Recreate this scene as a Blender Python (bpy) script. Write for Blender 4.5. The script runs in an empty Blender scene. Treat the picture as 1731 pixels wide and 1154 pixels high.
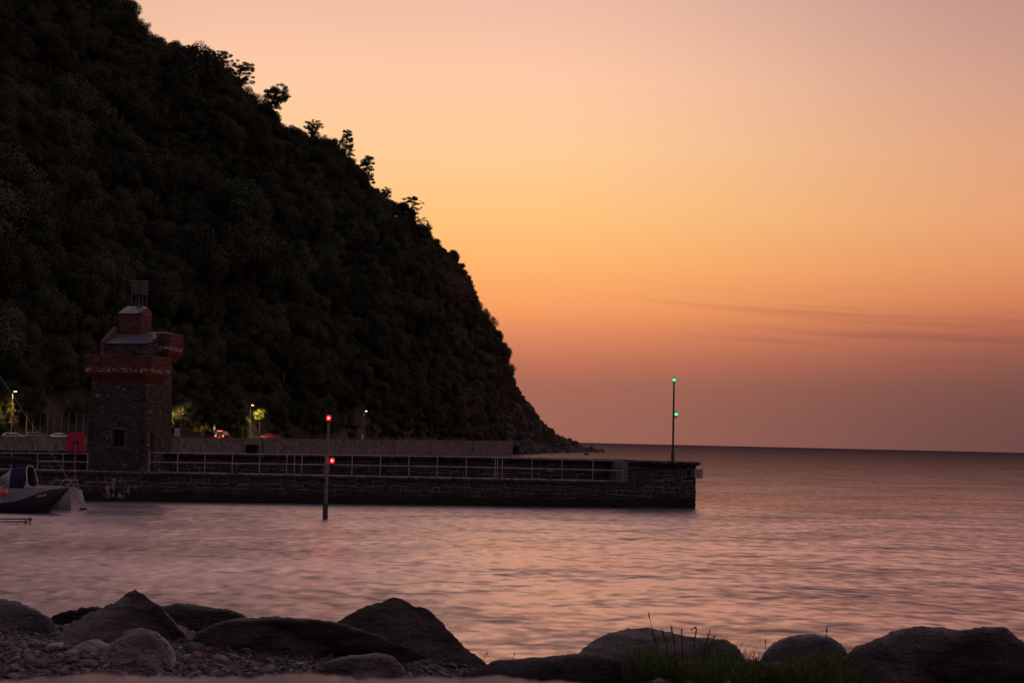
import bpy, bmesh, math, random
import numpy as np
from mathutils import Vector, Matrix, Euler

random.seed(7)
rng = np.random.default_rng(7)
S = bpy.context.scene
COL = S.collection
R = math.radians

# ------------------------------------------------------------------ camera
CAMH = 3.8
FPX = 2600.0                 # focal length in photograph pixels (photograph 1731 x 1154)
ROLL = R(1.31)
PITCH = math.atan(168.0 / FPX)
_f = Vector((0, math.cos(PITCH), math.sin(PITCH)))
_r0 = Vector((1, 0, 0)); _u0 = Vector((0, -math.sin(PITCH), math.cos(PITCH)))
_r = _r0 * math.cos(ROLL) + _u0 * math.sin(ROLL)
_u = -_r0 * math.sin(ROLL) + _u0 * math.cos(ROLL)
cam_d = bpy.data.cameras.new('camera'); cam = bpy.data.objects.new('camera', cam_d); COL.objects.link(cam)
cam.matrix_world = Matrix(((_r.x, _u.x, -_f.x, 0), (_r.y, _u.y, -_f.y, 0), (_r.z, _u.z, -_f.z, CAMH), (0, 0, 0, 1)))
cam_d.sensor_width = 36.0; cam_d.lens = 36.0 * FPX / 1731.0
cam_d.clip_start = 0.1; cam_d.clip_end = 120000
cam_d.dof.use_dof = True; cam_d.dof.focus_distance = 80.0; cam_d.dof.aperture_fstop = 9.0
S.camera = cam

# ------------------------------------------------------------------ world: dusk sky with afterglow
W = bpy.data.worlds.new('World'); S.world = W; W.use_nodes = True
wt = W.node_tree; wt.nodes.clear()
def wn(t, **k):
    n = wt.nodes.new(t)
    for a, b in k.items(): setattr(n, a, b)
    return n
def wl(a, b): wt.links.new(a, b)
def wmath(op, a, b=None, c=None, clamp=False):
    n = wn('ShaderNodeMath', operation=op, use_clamp=clamp)
    for i, v in enumerate((a, b, c)):
        if v is None: continue
        if isinstance(v, (int, float)): n.inputs[i].default_value = v
        else: wl(v, n.inputs[i])
    return n.outputs[0]
def lin(c): return tuple(((x / 255) / 12.92 if x / 255 <= 0.04045 else ((x / 255 + 0.055) / 1.055) ** 2.4) for x in c)
def wramp(fac, stops):
    n = wn('ShaderNodeValToRGB'); cr = n.color_ramp; cr.interpolation = 'B_SPLINE' if False else 'EASE'
    cr.interpolation = 'LINEAR'
    while len(cr.elements) > 1: cr.elements.remove(cr.elements[-1])
    for i, (p, c) in enumerate(stops):
        e = cr.elements[0] if i == 0 else cr.elements.new(p)
        e.position = p; e.color = (*lin(c), 1)
    wl(fac, n.inputs[0]); return n.outputs[0]
tc = wn('ShaderNodeTexCoord'); sx = wn('ShaderNodeSeparateXYZ'); wl(tc.outputs['Generated'], sx.inputs[0])
el = wmath('MAXIMUM', sx.outputs[2], 0.0)
az = wmath('ARCTAN2', sx.outputs[0], sx.outputs[1])           # 0 = straight ahead (+Y), positive to the right
GLOW_AZ = R(-5.0)
daz = wmath('ABSOLUTE', wmath('SUBTRACT', az, GLOW_AZ))
daz = wmath('MINIMUM', daz, wmath('SUBTRACT', 2 * math.pi, daz))
# elevation (sin) stops
glow = wramp(el, [(0.0, (154, 100, 89)), (0.018, (155, 100, 88)), (0.036, (163, 103, 88)), (0.050, (188, 112, 88)), (0.070, (224, 136, 94)),
                  (0.086, (246, 157, 98)), (0.113, (254, 179, 108)), (0.145, (255, 196, 126)), (0.187, (255, 204, 152)),
                  (0.230, (255, 202, 166)), (0.275, (241, 190, 166)), (0.36, (228, 180, 158)), (0.5, (196, 158, 148)), (0.75, (140, 124, 134)), (1.0, (106, 102, 124))])
side = wramp(el, [(0.0, (104, 71, 69)), (0.018, (108, 73, 70)), (0.040, (118, 77, 72)), (0.060, (144, 87, 76)), (0.075, (172, 99, 79)), (0.092, (206, 124, 88)),
                  (0.113, (224, 144, 98)), (0.145, (229, 160, 116)), (0.187, (222, 161, 127)), (0.230, (206, 155, 135)),
                  (0.275, (190, 146, 136)), (0.36, (178, 142, 136)), (0.5, (158, 132, 134)), (0.75, (126, 114, 128)), (1.0, (106, 102, 124))])
away = wramp(el, [(0.0, (72, 60, 68)), (0.06, (84, 70, 79)), (0.14, (110, 91, 100)), (0.25, (112, 99, 114)), (0.5, (105, 99, 121)), (1.0, (106, 102, 124))])
f1 = wn('ShaderNodeMapRange', interpolation_type='SMOOTHSTEP'); wl(daz, f1.inputs[0]); f1.inputs[1].default_value = R(4); f1.inputs[2].default_value = R(27)
daz2 = wmath('ABSOLUTE', wmath('SUBTRACT', az, R(32.0)))        # the open, lighter half of the dusk sky lies over the sea to the right
daz2 = wmath('MINIMUM', daz2, wmath('SUBTRACT', 2 * math.pi, daz2))
f2 = wn('ShaderNodeMapRange', interpolation_type='SMOOTHSTEP'); wl(daz2, f2.inputs[0]); f2.inputs[1].default_value = R(62); f2.inputs[2].default_value = R(165)
def wmix(f, a, b, bt='MIX'):
    n = wn('ShaderNodeMix', data_type='RGBA', blend_type=bt)
    if isinstance(f, (int, float)): n.inputs[0].default_value = f
    else: wl(f, n.inputs[0])
    for i, v in ((6, a), (7, b)):
        if isinstance(v, tuple): n.inputs[i].default_value = v
        else: wl(v, n.inputs[i])
    return n.outputs[2]
sky = wmix(f2.outputs[0], wmix(f1.outputs[0], glow, side), away)
# thin drawn-out cloud streaks low on the right: noise in (azimuth, elevation), slightly sloping
slope = wmath('MULTIPLY_ADD', wmath('SINE', wmath('MULTIPLY', az, 13.0)), 0.0035, wmath('MULTIPLY', az, 0.085))
elw = wmath('ADD', el, slope)
cb = wn('ShaderNodeCombineXYZ'); wl(wmath('MULTIPLY', az, 2.3), cb.inputs[0]); wl(wmath('MULTIPLY', elw, 150.0), cb.inputs[1])
nz = wn('ShaderNodeTexNoise'); nz.inputs['Scale'].default_value = 1.0; nz.inputs['Detail'].default_value = 3.0; nz.inputs['Distortion'].default_value = 0.35
nz.inputs['Roughness'].default_value = 0.55
wl(cb.outputs[0], nz.inputs['Vector'])
st = wn('ShaderNodeMapRange', interpolation_type='SMOOTHSTEP'); wl(nz.outputs[0], st.inputs[0]); st.inputs[1].default_value = 0.5; st.inputs[2].default_value = 0.70
band = wn('ShaderNodeMapRange', interpolation_type='SMOOTHSTEP'); wl(el, band.inputs[0]); band.inputs[1].default_value = 0.035; band.inputs[2].default_value = 0.07
band2 = wn('ShaderNodeMapRange', interpolation_type='SMOOTHSTEP'); wl(el, band2.inputs[0]); band2.inputs[1].default_value = 0.118; band2.inputs[2].default_value = 0.075
rgt = wn('ShaderNodeMapRange', interpolation_type='SMOOTHSTEP'); wl(az, rgt.inputs[0]); rgt.inputs[1].default_value = R(0); rgt.inputs[2].default_value = R(16)
cm = wmath('MULTIPLY', wmath('MULTIPLY', st.outputs[0], band.outputs[0]), wmath('MULTIPLY', band2.outputs[0], rgt.outputs[0]))
sky = wmix(wmath('MULTIPLY', cm, 0.42), sky, (*lin((136, 82, 74)), 1))
nish = wn('ShaderNodeTexSky', sky_type='NISHITA'); nish.sun_disc = False
nish.sun_elevation = R(1.0); nish.sun_rotation = R(-5.0)
bg1 = wn('ShaderNodeBackground'); wl(sky, bg1.inputs[0]); bg1.inputs[1].default_value = 1.0
bg2 = wn('ShaderNodeBackground'); wl(nish.outputs[0], bg2.inputs[0]); bg2.inputs[1].default_value = 0.0015
ad = wn('ShaderNodeAddShader'); wl(bg1.outputs[0], ad.inputs[0]); wl(bg2.outputs[0], ad.inputs[1])
wo = wn('ShaderNodeOutputWorld'); wl(ad.outputs[0], wo.inputs[0])

sun_d = bpy.data.lights.new('sun', 'SUN'); sun = bpy.data.objects.new('sun', sun_d); COL.objects.link(sun)
sun_d.energy = 0.02; sun_d.angle = R(12); sun_d.color = (1.0, 0.55, 0.35)
sun.rotation_euler = Vector((math.sin(R(5)) , -math.cos(R(5)), -math.tan(R(2)))).to_track_quat('-Z', 'Y').to_euler()

S.view_settings.view_transform = 'Standard'; S.view_settings.look = 'None'
S.view_settings.exposure = 0.0; S.view_settings.gamma = 1.0; S.view_settings.use_curve_mapping = False
S.render.engine = 'CYCLES'; S.cycles.use_denoising = True
S.cycles.max_bounces = 5; S.cycles.diffuse_bounces = 2; S.cycles.glossy_bounces = 3; S.cycles.transparent_max_bounces = 8
S.cycles.sample_clamp_indirect = 4.0

# ------------------------------------------------------------------ pixel helpers (photograph pixels -> world)
def ray(px, py):
    return _f + _r * ((px - 865.5) / FPX) + _u * ((577.0 - py) / FPX)
def at(px, py, Y):
    d = ray(px, py); k = Y / d.y
    return Vector((d.x * k, Y, CAMH + d.z * k))
def wat(px, py, z=0.0):
    d = ray(px, py); k = (z - CAMH) / d.z
    return Vector((d.x * k, d.y * k, z))
def project(p):
    v = Vector(p) - Vector((0, 0, CAMH)); w = v.dot(_f)
    return 865.5 + FPX * v.dot(_r) / w, 577.0 - FPX * v.dot(_u) / w

# ------------------------------------------------------------------ numpy noise
def _hash(ix, iy, iz, seed):
    with np.errstate(over='ignore'):
        h = (ix.astype(np.int64) * 374761393 + iy.astype(np.int64) * 668265263 + iz.astype(np.int64) * 2147483647 + seed * 1274126177)
        h = (h ^ (h >> 13)) * 1274126177
        h = h ^ (h >> 16)
    return (h & 0xFFFF) / 65535.0
def vnoise(P, seed=0):
    P = np.asarray(P, float); i = np.floor(P).astype(np.int64); f = P - i; f = f * f * (3 - 2 * f)
    out = 0
    for dx in (0, 1):
        for dy in (0, 1):
            for dz in (0, 1):
                w = (f[..., 0] if dx else 1 - f[..., 0]) * (f[..., 1] if dy else 1 - f[..., 1]) * (f[..., 2] if dz else 1 - f[..., 2])
                out = out + w * _hash(i[..., 0] + dx, i[..., 1] + dy, i[..., 2] + dz, seed)
    return out * 2 - 1
def fbm(P, seed=0, oct=4, gain=0.5):
    P = np.asarray(P, float); a = 1.0; s = 0
    for k in range(oct):
        s = s + a * vnoise(P * (2.03 ** k) + k * 17.3, seed + k); a *= gain
    return s

# ------------------------------------------------------------------ object helpers
def empty(name, loc=(0, 0, 0), rotz=0.0):
    o = bpy.data.objects.new(name, None); COL.objects.link(o); o.location = loc; o.rotation_euler = (0, 0, rotz)
    o.empty_display_size = 0.2
    return o
def tag(o, label=None, cat=None, group=None, kind=None):
    if label: o['label'] = label
    if cat: o['category'] = cat
    if group: o['group'] = group
    if kind: o['kind'] = kind
    return o
def thing(name, label, cat, loc=(0, 0, 0), rotz=0.0, group=None):
    return tag(empty(name, loc, rotz), label, cat, group)
def mesh_obj(name, me, mat=None, parent=None):
    if mat and not me.materials: me.materials.append(mat)
    o = bpy.data.objects.new(name, me); COL.objects.link(o)
    if parent: o.parent = parent
    return o
def np_mesh(name, verts, faces, smooth=False):
    """faces: (n,k) int array"""
    me = bpy.data.meshes.new(name); faces = np.asarray(faces, np.int32); k = faces.shape[1]
    me.vertices.add(len(verts)); me.vertices.foreach_set('co', np.asarray(verts, np.float32).ravel())
    me.loops.add(faces.size); me.loops.foreach_set('vertex_index', faces.ravel())
    me.polygons.add(len(faces)); me.polygons.foreach_set('loop_start', np.arange(0, faces.size, k, dtype=np.int32))
    me.polygons.foreach_set('loop_total', np.full(len(faces), k, np.int32))
    if smooth: me.polygons.foreach_set('use_smooth', np.ones(len(faces), bool))
    me.update(calc_edges=True); me.validate()
    return me
def attr(me, name, vals):
    a = me.attributes.new(name, 'FLOAT', 'POINT'); a.data.foreach_set('value', np.asarray(vals, np.float32))

class MB:
    """collects simple solids, builds one mesh"""
    def __init__(s): s.v = []; s.f = []
    def add(s, vs, fs):
        n = len(s.v); s.v += [tuple(v) for v in vs]; s.f += [tuple(i + n for i in f) for f in fs]; return s
    def box(s, x0, x1, y0, y1, z0, z1, M=None):
        vs = [(x, y, z) for z in (z0, z1) for y in (y0, y1) for x in (x0, x1)]
        if M is not None: vs = [M @ Vector(v) for v in vs]
        return s.add(vs, [(0, 2, 3, 1), (4, 5, 7, 6), (0, 1, 5, 4), (2, 6, 7, 3), (0, 4, 6, 2), (1, 3, 7, 5)])
    def hexa(s, vs):   # 8 verts in box order
        return s.add(vs, [(0, 2, 3, 1), (4, 5, 7, 6), (0, 1, 5, 4), (2, 6, 7, 3), (0, 4, 6, 2), (1, 3, 7, 5)])
    def cyl(s, p0, p1, r0, r1=None, n=10):
        return s.tube([p0, p1], [r0, r0 if r1 is None else r1], n)
    def tube(s, pts, rad, n=8):
        pts = [Vector(p) for p in pts]
        if not hasattr(rad, '__len__'): rad = [rad] * len(pts)
        rings = []; base = len(s.v); prev = None
        for i, p in enumerate(pts):
            t = (pts[min(i + 1, len(pts) - 1)] - pts[max(i - 1, 0)]).normalized()
            if prev is None:
                a = Vector((0, 0, 1)) if abs(t.z) < 0.9 else Vector((1, 0, 0))
                prev = t.cross(a).normalized()
            x = (prev - t * prev.dot(t)).normalized(); y = t.cross(x); prev = x
            for k in range(n):
                th = 2 * math.pi * k / n; s.v.append(tuple(p + (x * math.cos(th) + y * math.sin(th)) * rad[i]))
        for i in range(len(pts) - 1):
            for k in range(n):
                a = base + i * n + k; b = base + i * n + (k + 1) % n; s.f.append((a, b, b + n, a + n))
        s.f.append(tuple(base + k for k in reversed(range(n)))); s.f.append(tuple(base + (len(pts) - 1) * n + k for k in range(n)))
        return s
    def lathe(s, prof, c=(0, 0, 0), n=14):
        base = len(s.v); c = Vector(c)
        for r, z in prof:
            for k in range(n):
                th = 2 * math.pi * k / n; s.v.append((c.x + r * math.cos(th), c.y + r * math.sin(th), c.z + z))
        for i in range(len(prof) - 1):
            for k in range(n):
                a = base + i * n + k; b = base + i * n + (k + 1) % n; s.f.append((a, b, b + n, a + n))
        s.f.append(tuple(base + k for k in reversed(range(n)))); s.f.append(tuple(base + (len(prof) - 1) * n + k for k in range(n)))
        return s
    def prism(s, poly, axis, a, b):
        """extrude a 2-D polygon along axis ('x','y','z') from a to b"""
        def P(u, v, w): return {'x': (w, u, v), 'y': (u, w, v), 'z': (u, v, w)}[axis]
        n = len(poly); vs = [P(u, v, a) for u, v in poly] + [P(u, v, b) for u, v in poly]
        return s.add(vs, [tuple(range(n))[::-1], tuple(range(n, 2 * n))] + [(i, (i + 1) % n, (i + 1) % n + n, i + n) for i in range(n)])
    def build(s, name, mat, parent=None, smooth=False, bevel=0.0, sharp=35):
        me = bpy.data.meshes.new(name); me.from_pydata(s.v, [], s.f)
        bm = bmesh.new(); bm.from_mesh(me); bmesh.ops.recalc_face_normals(bm, faces=bm.faces)
        if bevel: bmesh.ops.bevel(bm, geom=[e for e in bm.edges if len(e.link_faces) == 2 and e.calc_face_angle(0) > 0.5], offset=bevel, segments=2, affect='EDGES', clamp_overlap=True)
        bm.to_mesh(me); bm.free()
        if smooth:
            me.polygons.foreach_set('use_smooth', [True] * len(me.polygons)); me.set_sharp_from_angle(angle=R(sharp))
        me.update()
        return mesh_obj(name, me, mat, parent)

# ------------------------------------------------------------------ materials
MATS = {}
def mat(name, col=(0.2, 0.2, 0.2), rough=0.7, metal=0.0, spec=0.5, var=0.0, vscale=3.0, col2=None, bump=0.0, bscale=20.0, emit=None, estr=0.0,
        stretch=(1, 1, 1), trans=0.0, coat=0.0, alpha=1.0, objrand=0.0, detail=5.0, contrast=(0.3, 0.7)):
    if name in MATS: return MATS[name]
    m = bpy.data.materials.new(name); m.use_nodes = True; t = m.node_tree; b = t.nodes['Principled BSDF']
    b.inputs['Base Color'].default_value = (*col, 1); b.inputs['Roughness'].default_value = rough; b.inputs['Metallic'].default_value = metal
    b.inputs['Specular IOR Level'].default_value = spec; b.inputs['Transmission Weight'].default_value = trans; b.inputs['Coat Weight'].default_value = coat
    b.inputs['Alpha'].default_value = alpha
    tcn = t.nodes.new('ShaderNodeTexCoord'); mp = t.nodes.new('ShaderNodeMapping'); mp.inputs['Scale'].default_value = stretch
    t.links.new(tcn.outputs['Object'], mp.inputs[0])
    src = None
    if col2 is not None:
        nz = t.nodes.new('ShaderNodeTexNoise'); nz.inputs['Scale'].default_value = vscale; nz.inputs['Detail'].default_value = detail; nz.inputs['Roughness'].default_value = 0.6
        t.links.new(mp.outputs[0], nz.inputs['Vector'])
        mr = t.nodes.new('ShaderNodeMapRange'); mr.inputs[1].default_value = contrast[0]; mr.inputs[2].default_value = contrast[1]; t.links.new(nz.outputs[0], mr.inputs[0])
        mx = t.nodes.new('ShaderNodeMix'); mx.data_type = 'RGBA'; mx.inputs[6].default_value = (*col, 1); mx.inputs[7].default_value = (*col2, 1)
        t.links.new(mr.outputs[0], mx.inputs[0]); src = mx.outputs[2]
    if objrand:
        oi = t.nodes.new('ShaderNodeObjectInfo'); hs = t.nodes.new('ShaderNodeHueSaturation')
        ma = t.nodes.new('ShaderNodeMath'); ma.operation = 'MULTIPLY_ADD'; ma.inputs[1].default_value = 2 * objrand; ma.inputs[2].default_value = 1 - objrand
        t.links.new(oi.outputs['Random'], ma.inputs[0]); t.links.new(ma.outputs[0], hs.inputs['Value'])
        if src is None: hs.inputs['Color'].default_value = (*col, 1)
        else: t.links.new(src, hs.inputs['Color'])
        src = hs.outputs[0]
    if src is not None: t.links.new(src, b.inputs['Base Color'])
    if bump:
        n2 = t.nodes.new('ShaderNodeTexNoise'); n2.inputs['Scale'].default_value = bscale; n2.inputs['Detail'].default_value = 6.0
        t.links.new(mp.outputs[0], n2.inputs['Vector'])
        bp = t.nodes.new('ShaderNodeBump'); bp.inputs['Strength'].default_value = bump; bp.inputs['Distance'].default_value = 0.5 / bscale * 4
        t.links.new(n2.outputs[0], bp.inputs['Height']); t.links.new(bp.outputs[0], b.inputs['Normal'])
    if emit is not None:
        b.inputs['Emission Color'].default_value = (*emit, 1); b.inputs['Emission Strength'].default_value = estr
    m['src'] = 1
    MATS[name] = m; return m
def nodes_of(m): return m.node_tree, m.node_tree.nodes['Principled BSDF']

# ------------------------------------------------------------------ shared shape helpers
def ico(sub):
    bm = bmesh.new(); bmesh.ops.create_icosphere(bm, subdivisions=sub, radius=1.0)
    v = np.array([x.co[:] for x in bm.verts]); f = np.array([[a.index for a in p.verts] for p in bm.faces]); bm.free()
    return v, f
def rot_mats(e):
    cx, sx_ = np.cos(e[:, 0]), np.sin(e[:, 0]); cy, sy = np.cos(e[:, 1]), np.sin(e[:, 1]); cz, sz = np.cos(e[:, 2]), np.sin(e[:, 2])
    o = np.zeros(len(e)); i = np.ones(len(e))
    X = np.stack([np.stack([i, o, o], -1), np.stack([o, cx, -sx_], -1), np.stack([o, sx_, cx], -1)], 1)
    Y = np.stack([np.stack([cy, o, sy], -1), np.stack([o, i, o], -1), np.stack([-sy, o, cy], -1)], 1)
    Z = np.stack([np.stack([cz, -sz, o], -1), np.stack([sz, cz, o], -1), np.stack([o, o, i], -1)], 1)
    return Z @ Y @ X
def scatter_join(variants, pos, scl, eul, which, smooth=True, name='m', rnd=True):
    V = []; F = []; A = []; off = 0; M = rot_mats(eul) * scl[:, None, :]
    for k, (v, f) in enumerate(variants):
        idx = np.where(which == k)[0]
        if not len(idx): continue
        P = np.einsum('nij,vj->nvi', M[idx], v) + pos[idx][:, None, :]
        F.append((f[None] + (np.arange(len(idx)) * len(v))[:, None, None]).reshape(-1, f.shape[1]) + off)
        V.append(P.reshape(-1, 3)); off += P.shape[0] * len(v)
        A.append(np.repeat(rng.random(len(idx)), len(v)))
    me = np_mesh(name, np.concatenate(V), np.concatenate(F), smooth)
    if rnd: attr(me, 'rnd', np.concatenate(A))
    return me
def attr_colour(m, stops, attrname='rnd', noise=0.0):
    t, b = nodes_of(m); a = t.nodes.new('ShaderNodeAttribute'); a.attribute_name = attrname
    r = t.nodes.new('ShaderNodeValToRGB'); cr = r.color_ramp
    while len(cr.elements) > 1: cr.elements.remove(cr.elements[-1])
    for i, (p, c) in enumerate(stops):
        e = cr.elements[0] if i == 0 else cr.elements.new(p); e.position = p; e.color = (*c, 1)
    t.links.new(a.outputs['Fac'], r.inputs[0]); t.links.new(r.outputs[0], b.inputs['Base Color'])
    return m
def catmull(xs, ys, x):
    xs = np.asarray(xs, float); ys = np.asarray(ys, float); x = np.asarray(x, float)
    m = np.gradient(ys, xs) if ys.ndim == 1 else np.stack([np.gradient(ys[:, k], xs) for k in range(ys.shape[1])], 1)
    i = np.clip(np.searchsorted(xs, x) - 1, 0, len(xs) - 2); h = xs[i + 1] - xs[i]; u = (x - xs[i]) / h
    if ys.ndim == 2: h = h[..., None]; u = u[..., None]
    return (2 * u**3 - 3 * u**2 + 1) * ys[i] + (u**3 - 2 * u**2 + u) * h * m[i] + (-2 * u**3 + 3 * u**2) * ys[i + 1] + (u**3 - u**2) * h * m[i + 1]

# ------------------------------------------------------------------ sea
def make_sea():
    m = bpy.data.materials.new('sea_water'); m.use_nodes = True; t = m.node_tree; t.nodes.clear(); N = t.nodes.new; L = t.links.new
    geo = N('ShaderNodeNewGeometry'); sp = N('ShaderNodeSeparateXYZ'); L(geo.outputs['Position'], sp.inputs[0])
    def noise(sc, scale, det, dist=0.0, rot=7):
        mp = N('ShaderNodeMapping'); mp.inputs['Scale'].default_value = (*sc, 1); mp.inputs['Rotation'].default_value = (0, 0, R(rot))
        L(geo.outputs['Position'], mp.inputs[0])
        n = N('ShaderNodeTexNoise'); n.inputs['Scale'].default_value = scale; n.inputs['Detail'].default_value = det; n.inputs['Distortion'].default_value = dist
        L(mp.outputs[0], n.inputs['Vector']); return n.outputs[0]
    def rng_(v, a, b, c, d):
        n = N('ShaderNodeMapRange'); n.interpolation_type = 'LINEAR'; L(v, n.inputs[0]); n.inputs[1].default_value = a; n.inputs[2].default_value = b; n.inputs[3].default_value = c; n.inputs[4].default_value = d; return n.outputs[0]
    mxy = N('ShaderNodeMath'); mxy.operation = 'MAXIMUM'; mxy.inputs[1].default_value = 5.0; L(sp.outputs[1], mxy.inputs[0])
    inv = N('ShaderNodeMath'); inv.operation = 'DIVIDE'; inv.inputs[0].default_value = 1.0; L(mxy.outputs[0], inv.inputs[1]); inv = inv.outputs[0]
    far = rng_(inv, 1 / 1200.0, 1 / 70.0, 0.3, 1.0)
    prev = None
    for sc, scale, det, strength, dist, rot in SEA_WAVES:
        bp = N('ShaderNodeBump'); bp.inputs['Strength'].default_value = strength; bp.inputs['Distance'].default_value = dist
        hm_ = N('ShaderNodeMath'); hm_.operation = 'MULTIPLY'; L(noise(sc, scale, det, 0.15, rot), hm_.inputs[0]); L(far, hm_.inputs[1]); L(hm_.outputs[0], bp.inputs['Height'])
        if prev is not None: L(prev, bp.inputs['Normal'])
        prev = bp.outputs[0]
    gl = N('ShaderNodeBsdfGlossy'); gl.distribution = 'GGX'; L(prev, gl.inputs['Normal']); gl.inputs['Color'].default_value = (1, 0.85, 0.90, 1)
    # ripple patches: calmer and more ruffled water
    patch = noise((0.35, 1.0), 0.05, 4.0, 1.0, 4)
    ra = N('ShaderNodeMath'); ra.operation = 'ADD'; ro = N('ShaderNodeMath'); ro.operation = 'ADD'; L(rng_(patch, 0.3, 0.7, -0.05, 0.07), ro.inputs[0]); L(rng_(inv, 0.0, 1 / 75.0, SEA_ROUGH[1], 0.31), ra.inputs[0]); L(rng_(inv, 1 / 60.0, 1 / 32.0, 0.0, SEA_ROUGH[0] - 0.31), ra.inputs[1]); L(ra.outputs[0], ro.inputs[1]); L(ro.outputs[0], gl.inputs['Roughness'])
    df = N('ShaderNodeBsdfDiffuse'); df.inputs['Color'].default_value = (0.040, 0.033, 0.062, 1)
    fr = N('ShaderNodeFresnel'); fr.inputs['IOR'].default_value = 1.33; L(prev, fr.inputs['Normal'])
    k = N('ShaderNodeMath'); k.operation = 'MULTIPLY'; L(fr.outputs[0], k.inputs[0]); L(rng_(inv, 0.0, 1 / 58.0, SEA_K[1], SEA_K[0]), k.inputs[1])  # reflection strength painted to fade with distance, darkening the sea towards the horizon
    def mul(a, c):
        q = N('ShaderNodeMath'); q.operation = 'MULTIPLY'; L(a, q.inputs[0]); L(c, q.inputs[1]); return q.outputs[0]
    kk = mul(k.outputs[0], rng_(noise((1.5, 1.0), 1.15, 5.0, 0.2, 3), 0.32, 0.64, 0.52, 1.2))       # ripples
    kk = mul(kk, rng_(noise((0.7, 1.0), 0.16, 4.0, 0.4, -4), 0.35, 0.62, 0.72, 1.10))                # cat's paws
    kk = mul(kk, rng_(sp.outputs[0], -14.0, 15.0, 1.28, 0.70))                                       # reflection painted stronger on the left, weaker to the right
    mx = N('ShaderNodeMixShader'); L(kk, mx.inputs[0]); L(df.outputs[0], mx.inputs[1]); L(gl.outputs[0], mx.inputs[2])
    out = N('ShaderNodeOutputMaterial'); L(mx.outputs[0], out.inputs[0])
    v = []; f = []
    ys = [-60, 12, 60, 200, 600, 2000, 8000, 30000, 90000]; xs = [-60000, -8000, -1500, -300, -60, 60, 300, 1500, 8000, 60000]
    for y in ys:
        for x in xs: v.append((x, y, 0.0))
    n = len(xs)
    for j in range(len(ys) - 1):
        for i in range(n - 1): a = j * n + i; f.append((a, a + 1, a + n + 1, a + n))
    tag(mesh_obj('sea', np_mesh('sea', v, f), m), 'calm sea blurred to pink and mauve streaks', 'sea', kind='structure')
SEA_WAVES = (((1.3, 1.0), 0.20, 1.0, 1.0, 0.48, 4), ((1.6, 1.0), 0.8, 1.0, 1.0, 0.14, -5), ((1.2, 1.0), 2.4, 0.0, 1.0, 0.015, 8))
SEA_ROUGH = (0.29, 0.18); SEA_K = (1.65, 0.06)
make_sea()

# ------------------------------------------------------------------ headland terrain
WALL_A = Vector((-80.0, 240.0)); WALL_B = Vector((0.6, 432.0)); WDIR = (WALL_B - WALL_A).normalized(); WIN = Vector((-WDIR.y, WDIR.x))   # WIN points inland
def wall_pt(k): return WALL_A + (WALL_B - WALL_A) * k            # k=0 at the left, 1 at the wall's end
def wall_top(k): return 2.72 + 1.08 * k if k > 0.25 else 2.99 + (k - 0.25) * 0.9
def road_z(k): return float(np.interp(k, [-1.0, 0.0, 0.12, 0.35, 0.5, 1.0], [1.3, 1.75, 2.05, 2.6, 2.85, 3.3]))
TB = np.arange(8.0)
def _b(k, off, z): p = wall_pt(k) + WIN * off; return (p.x, p.y, z)
BASE = np.array([_b(-0.62, 13, 1.6), _b(0.0, 11, 2.0), _b(0.5, 10.5, 2.9), _b(0.97, 9.0, 3.1), (3.5, 474, 0.3), (14, 545, 0.0), (27, 612, -0.3), (36, 664, -0.8)])
SIL = np.array([(-700, -560), (-400, -420), (0, -150), (205, 20), (230, 38), (270, 72), (300, 88), (335, 105), (400, 140), (440, 170), (480, 205), (510, 215), (545, 228), (570, 245),
                (600, 275), (640, 330), (680, 345), (705, 375), (730, 400), (755, 420), (775, 440), (787, 465), (798, 490), (806, 520), (817, 550), (825, 580), (836, 612),
                (853, 640), (874, 665), (890, 688), (905, 706), (930, 731), (952, 741), (975, 748), (1005, 763), (1030, 770)], float)
RPX = np.array([-420, 120, 480, 735, 812, 862, 918, 1002.]); RD = np.array([340, 400, 480, 530, 565, 605, 640, 668.])
def canopy(t): return np.interp(t, [0, 2, 3, 3.6, 4.2, 5, 5.8, 7], [7.0, 6.4, 4.0, 2.2, 1.4, 0.6, 0.15, 0.0])
def ridge(t):
    px = np.interp(t, TB, RPX) if False else catmull(TB, RPX, t); D = catmull(TB, RD, t); py = np.interp(px, SIL[:, 0], SIL[:, 1]) + canopy(t) * FPX / D * 0.92
    a = (px - 865.5) / FPX; b = (577.0 - py) / FPX
    d = np.array(_f)[None] + a[:, None] * np.array(_r)[None] + b[:, None] * np.array(_u)[None]
    return d * (D / d[:, 1])[:, None] + np.array([0, 0, CAMH])
def surf(t, s):
    t = np.asarray(t, float); s = np.asarray(s, float)
    B = catmull(TB, BASE, t); Rg = ridge(t)
    P = B + (Rg - B) * s[:, None]
    g = s ** np.interp(t, [0, 3.5, 4.6, 7], [0.82, 0.85, 1.15, 1.35]); P[:, 2] = B[:, 2] + (Rg[:, 2] - B[:, 2]) * g
    amp = np.sin(np.pi * np.clip(s, 0, 1)) * np.interp(t, [0, 3, 5, 7], [1, 0.75, 0.35, 0.08])
    q = np.stack([P[:, 0] * 0.022, P[:, 1] * 0.022, P[:, 2] * 0.010], 1)
    n = fbm(q, 11, 4)
    P[:, 0] += amp * n * 13.0 - amp * 4; P[:, 1] += -amp * n * 11.0 + amp * 3.0; P[:, 2] += amp * n * 3.0 * np.clip(s * 4, 0, 1)
    sm = fbm(P * 0.16, 5, 4)
    P[:, 2] += sm * np.interp(t, [0, 3.6, 4.4, 7], [1.0, 1.0, 0.9, 0.55]) * np.clip(s * 8, 0, 1) * 1.0
    return P
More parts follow.
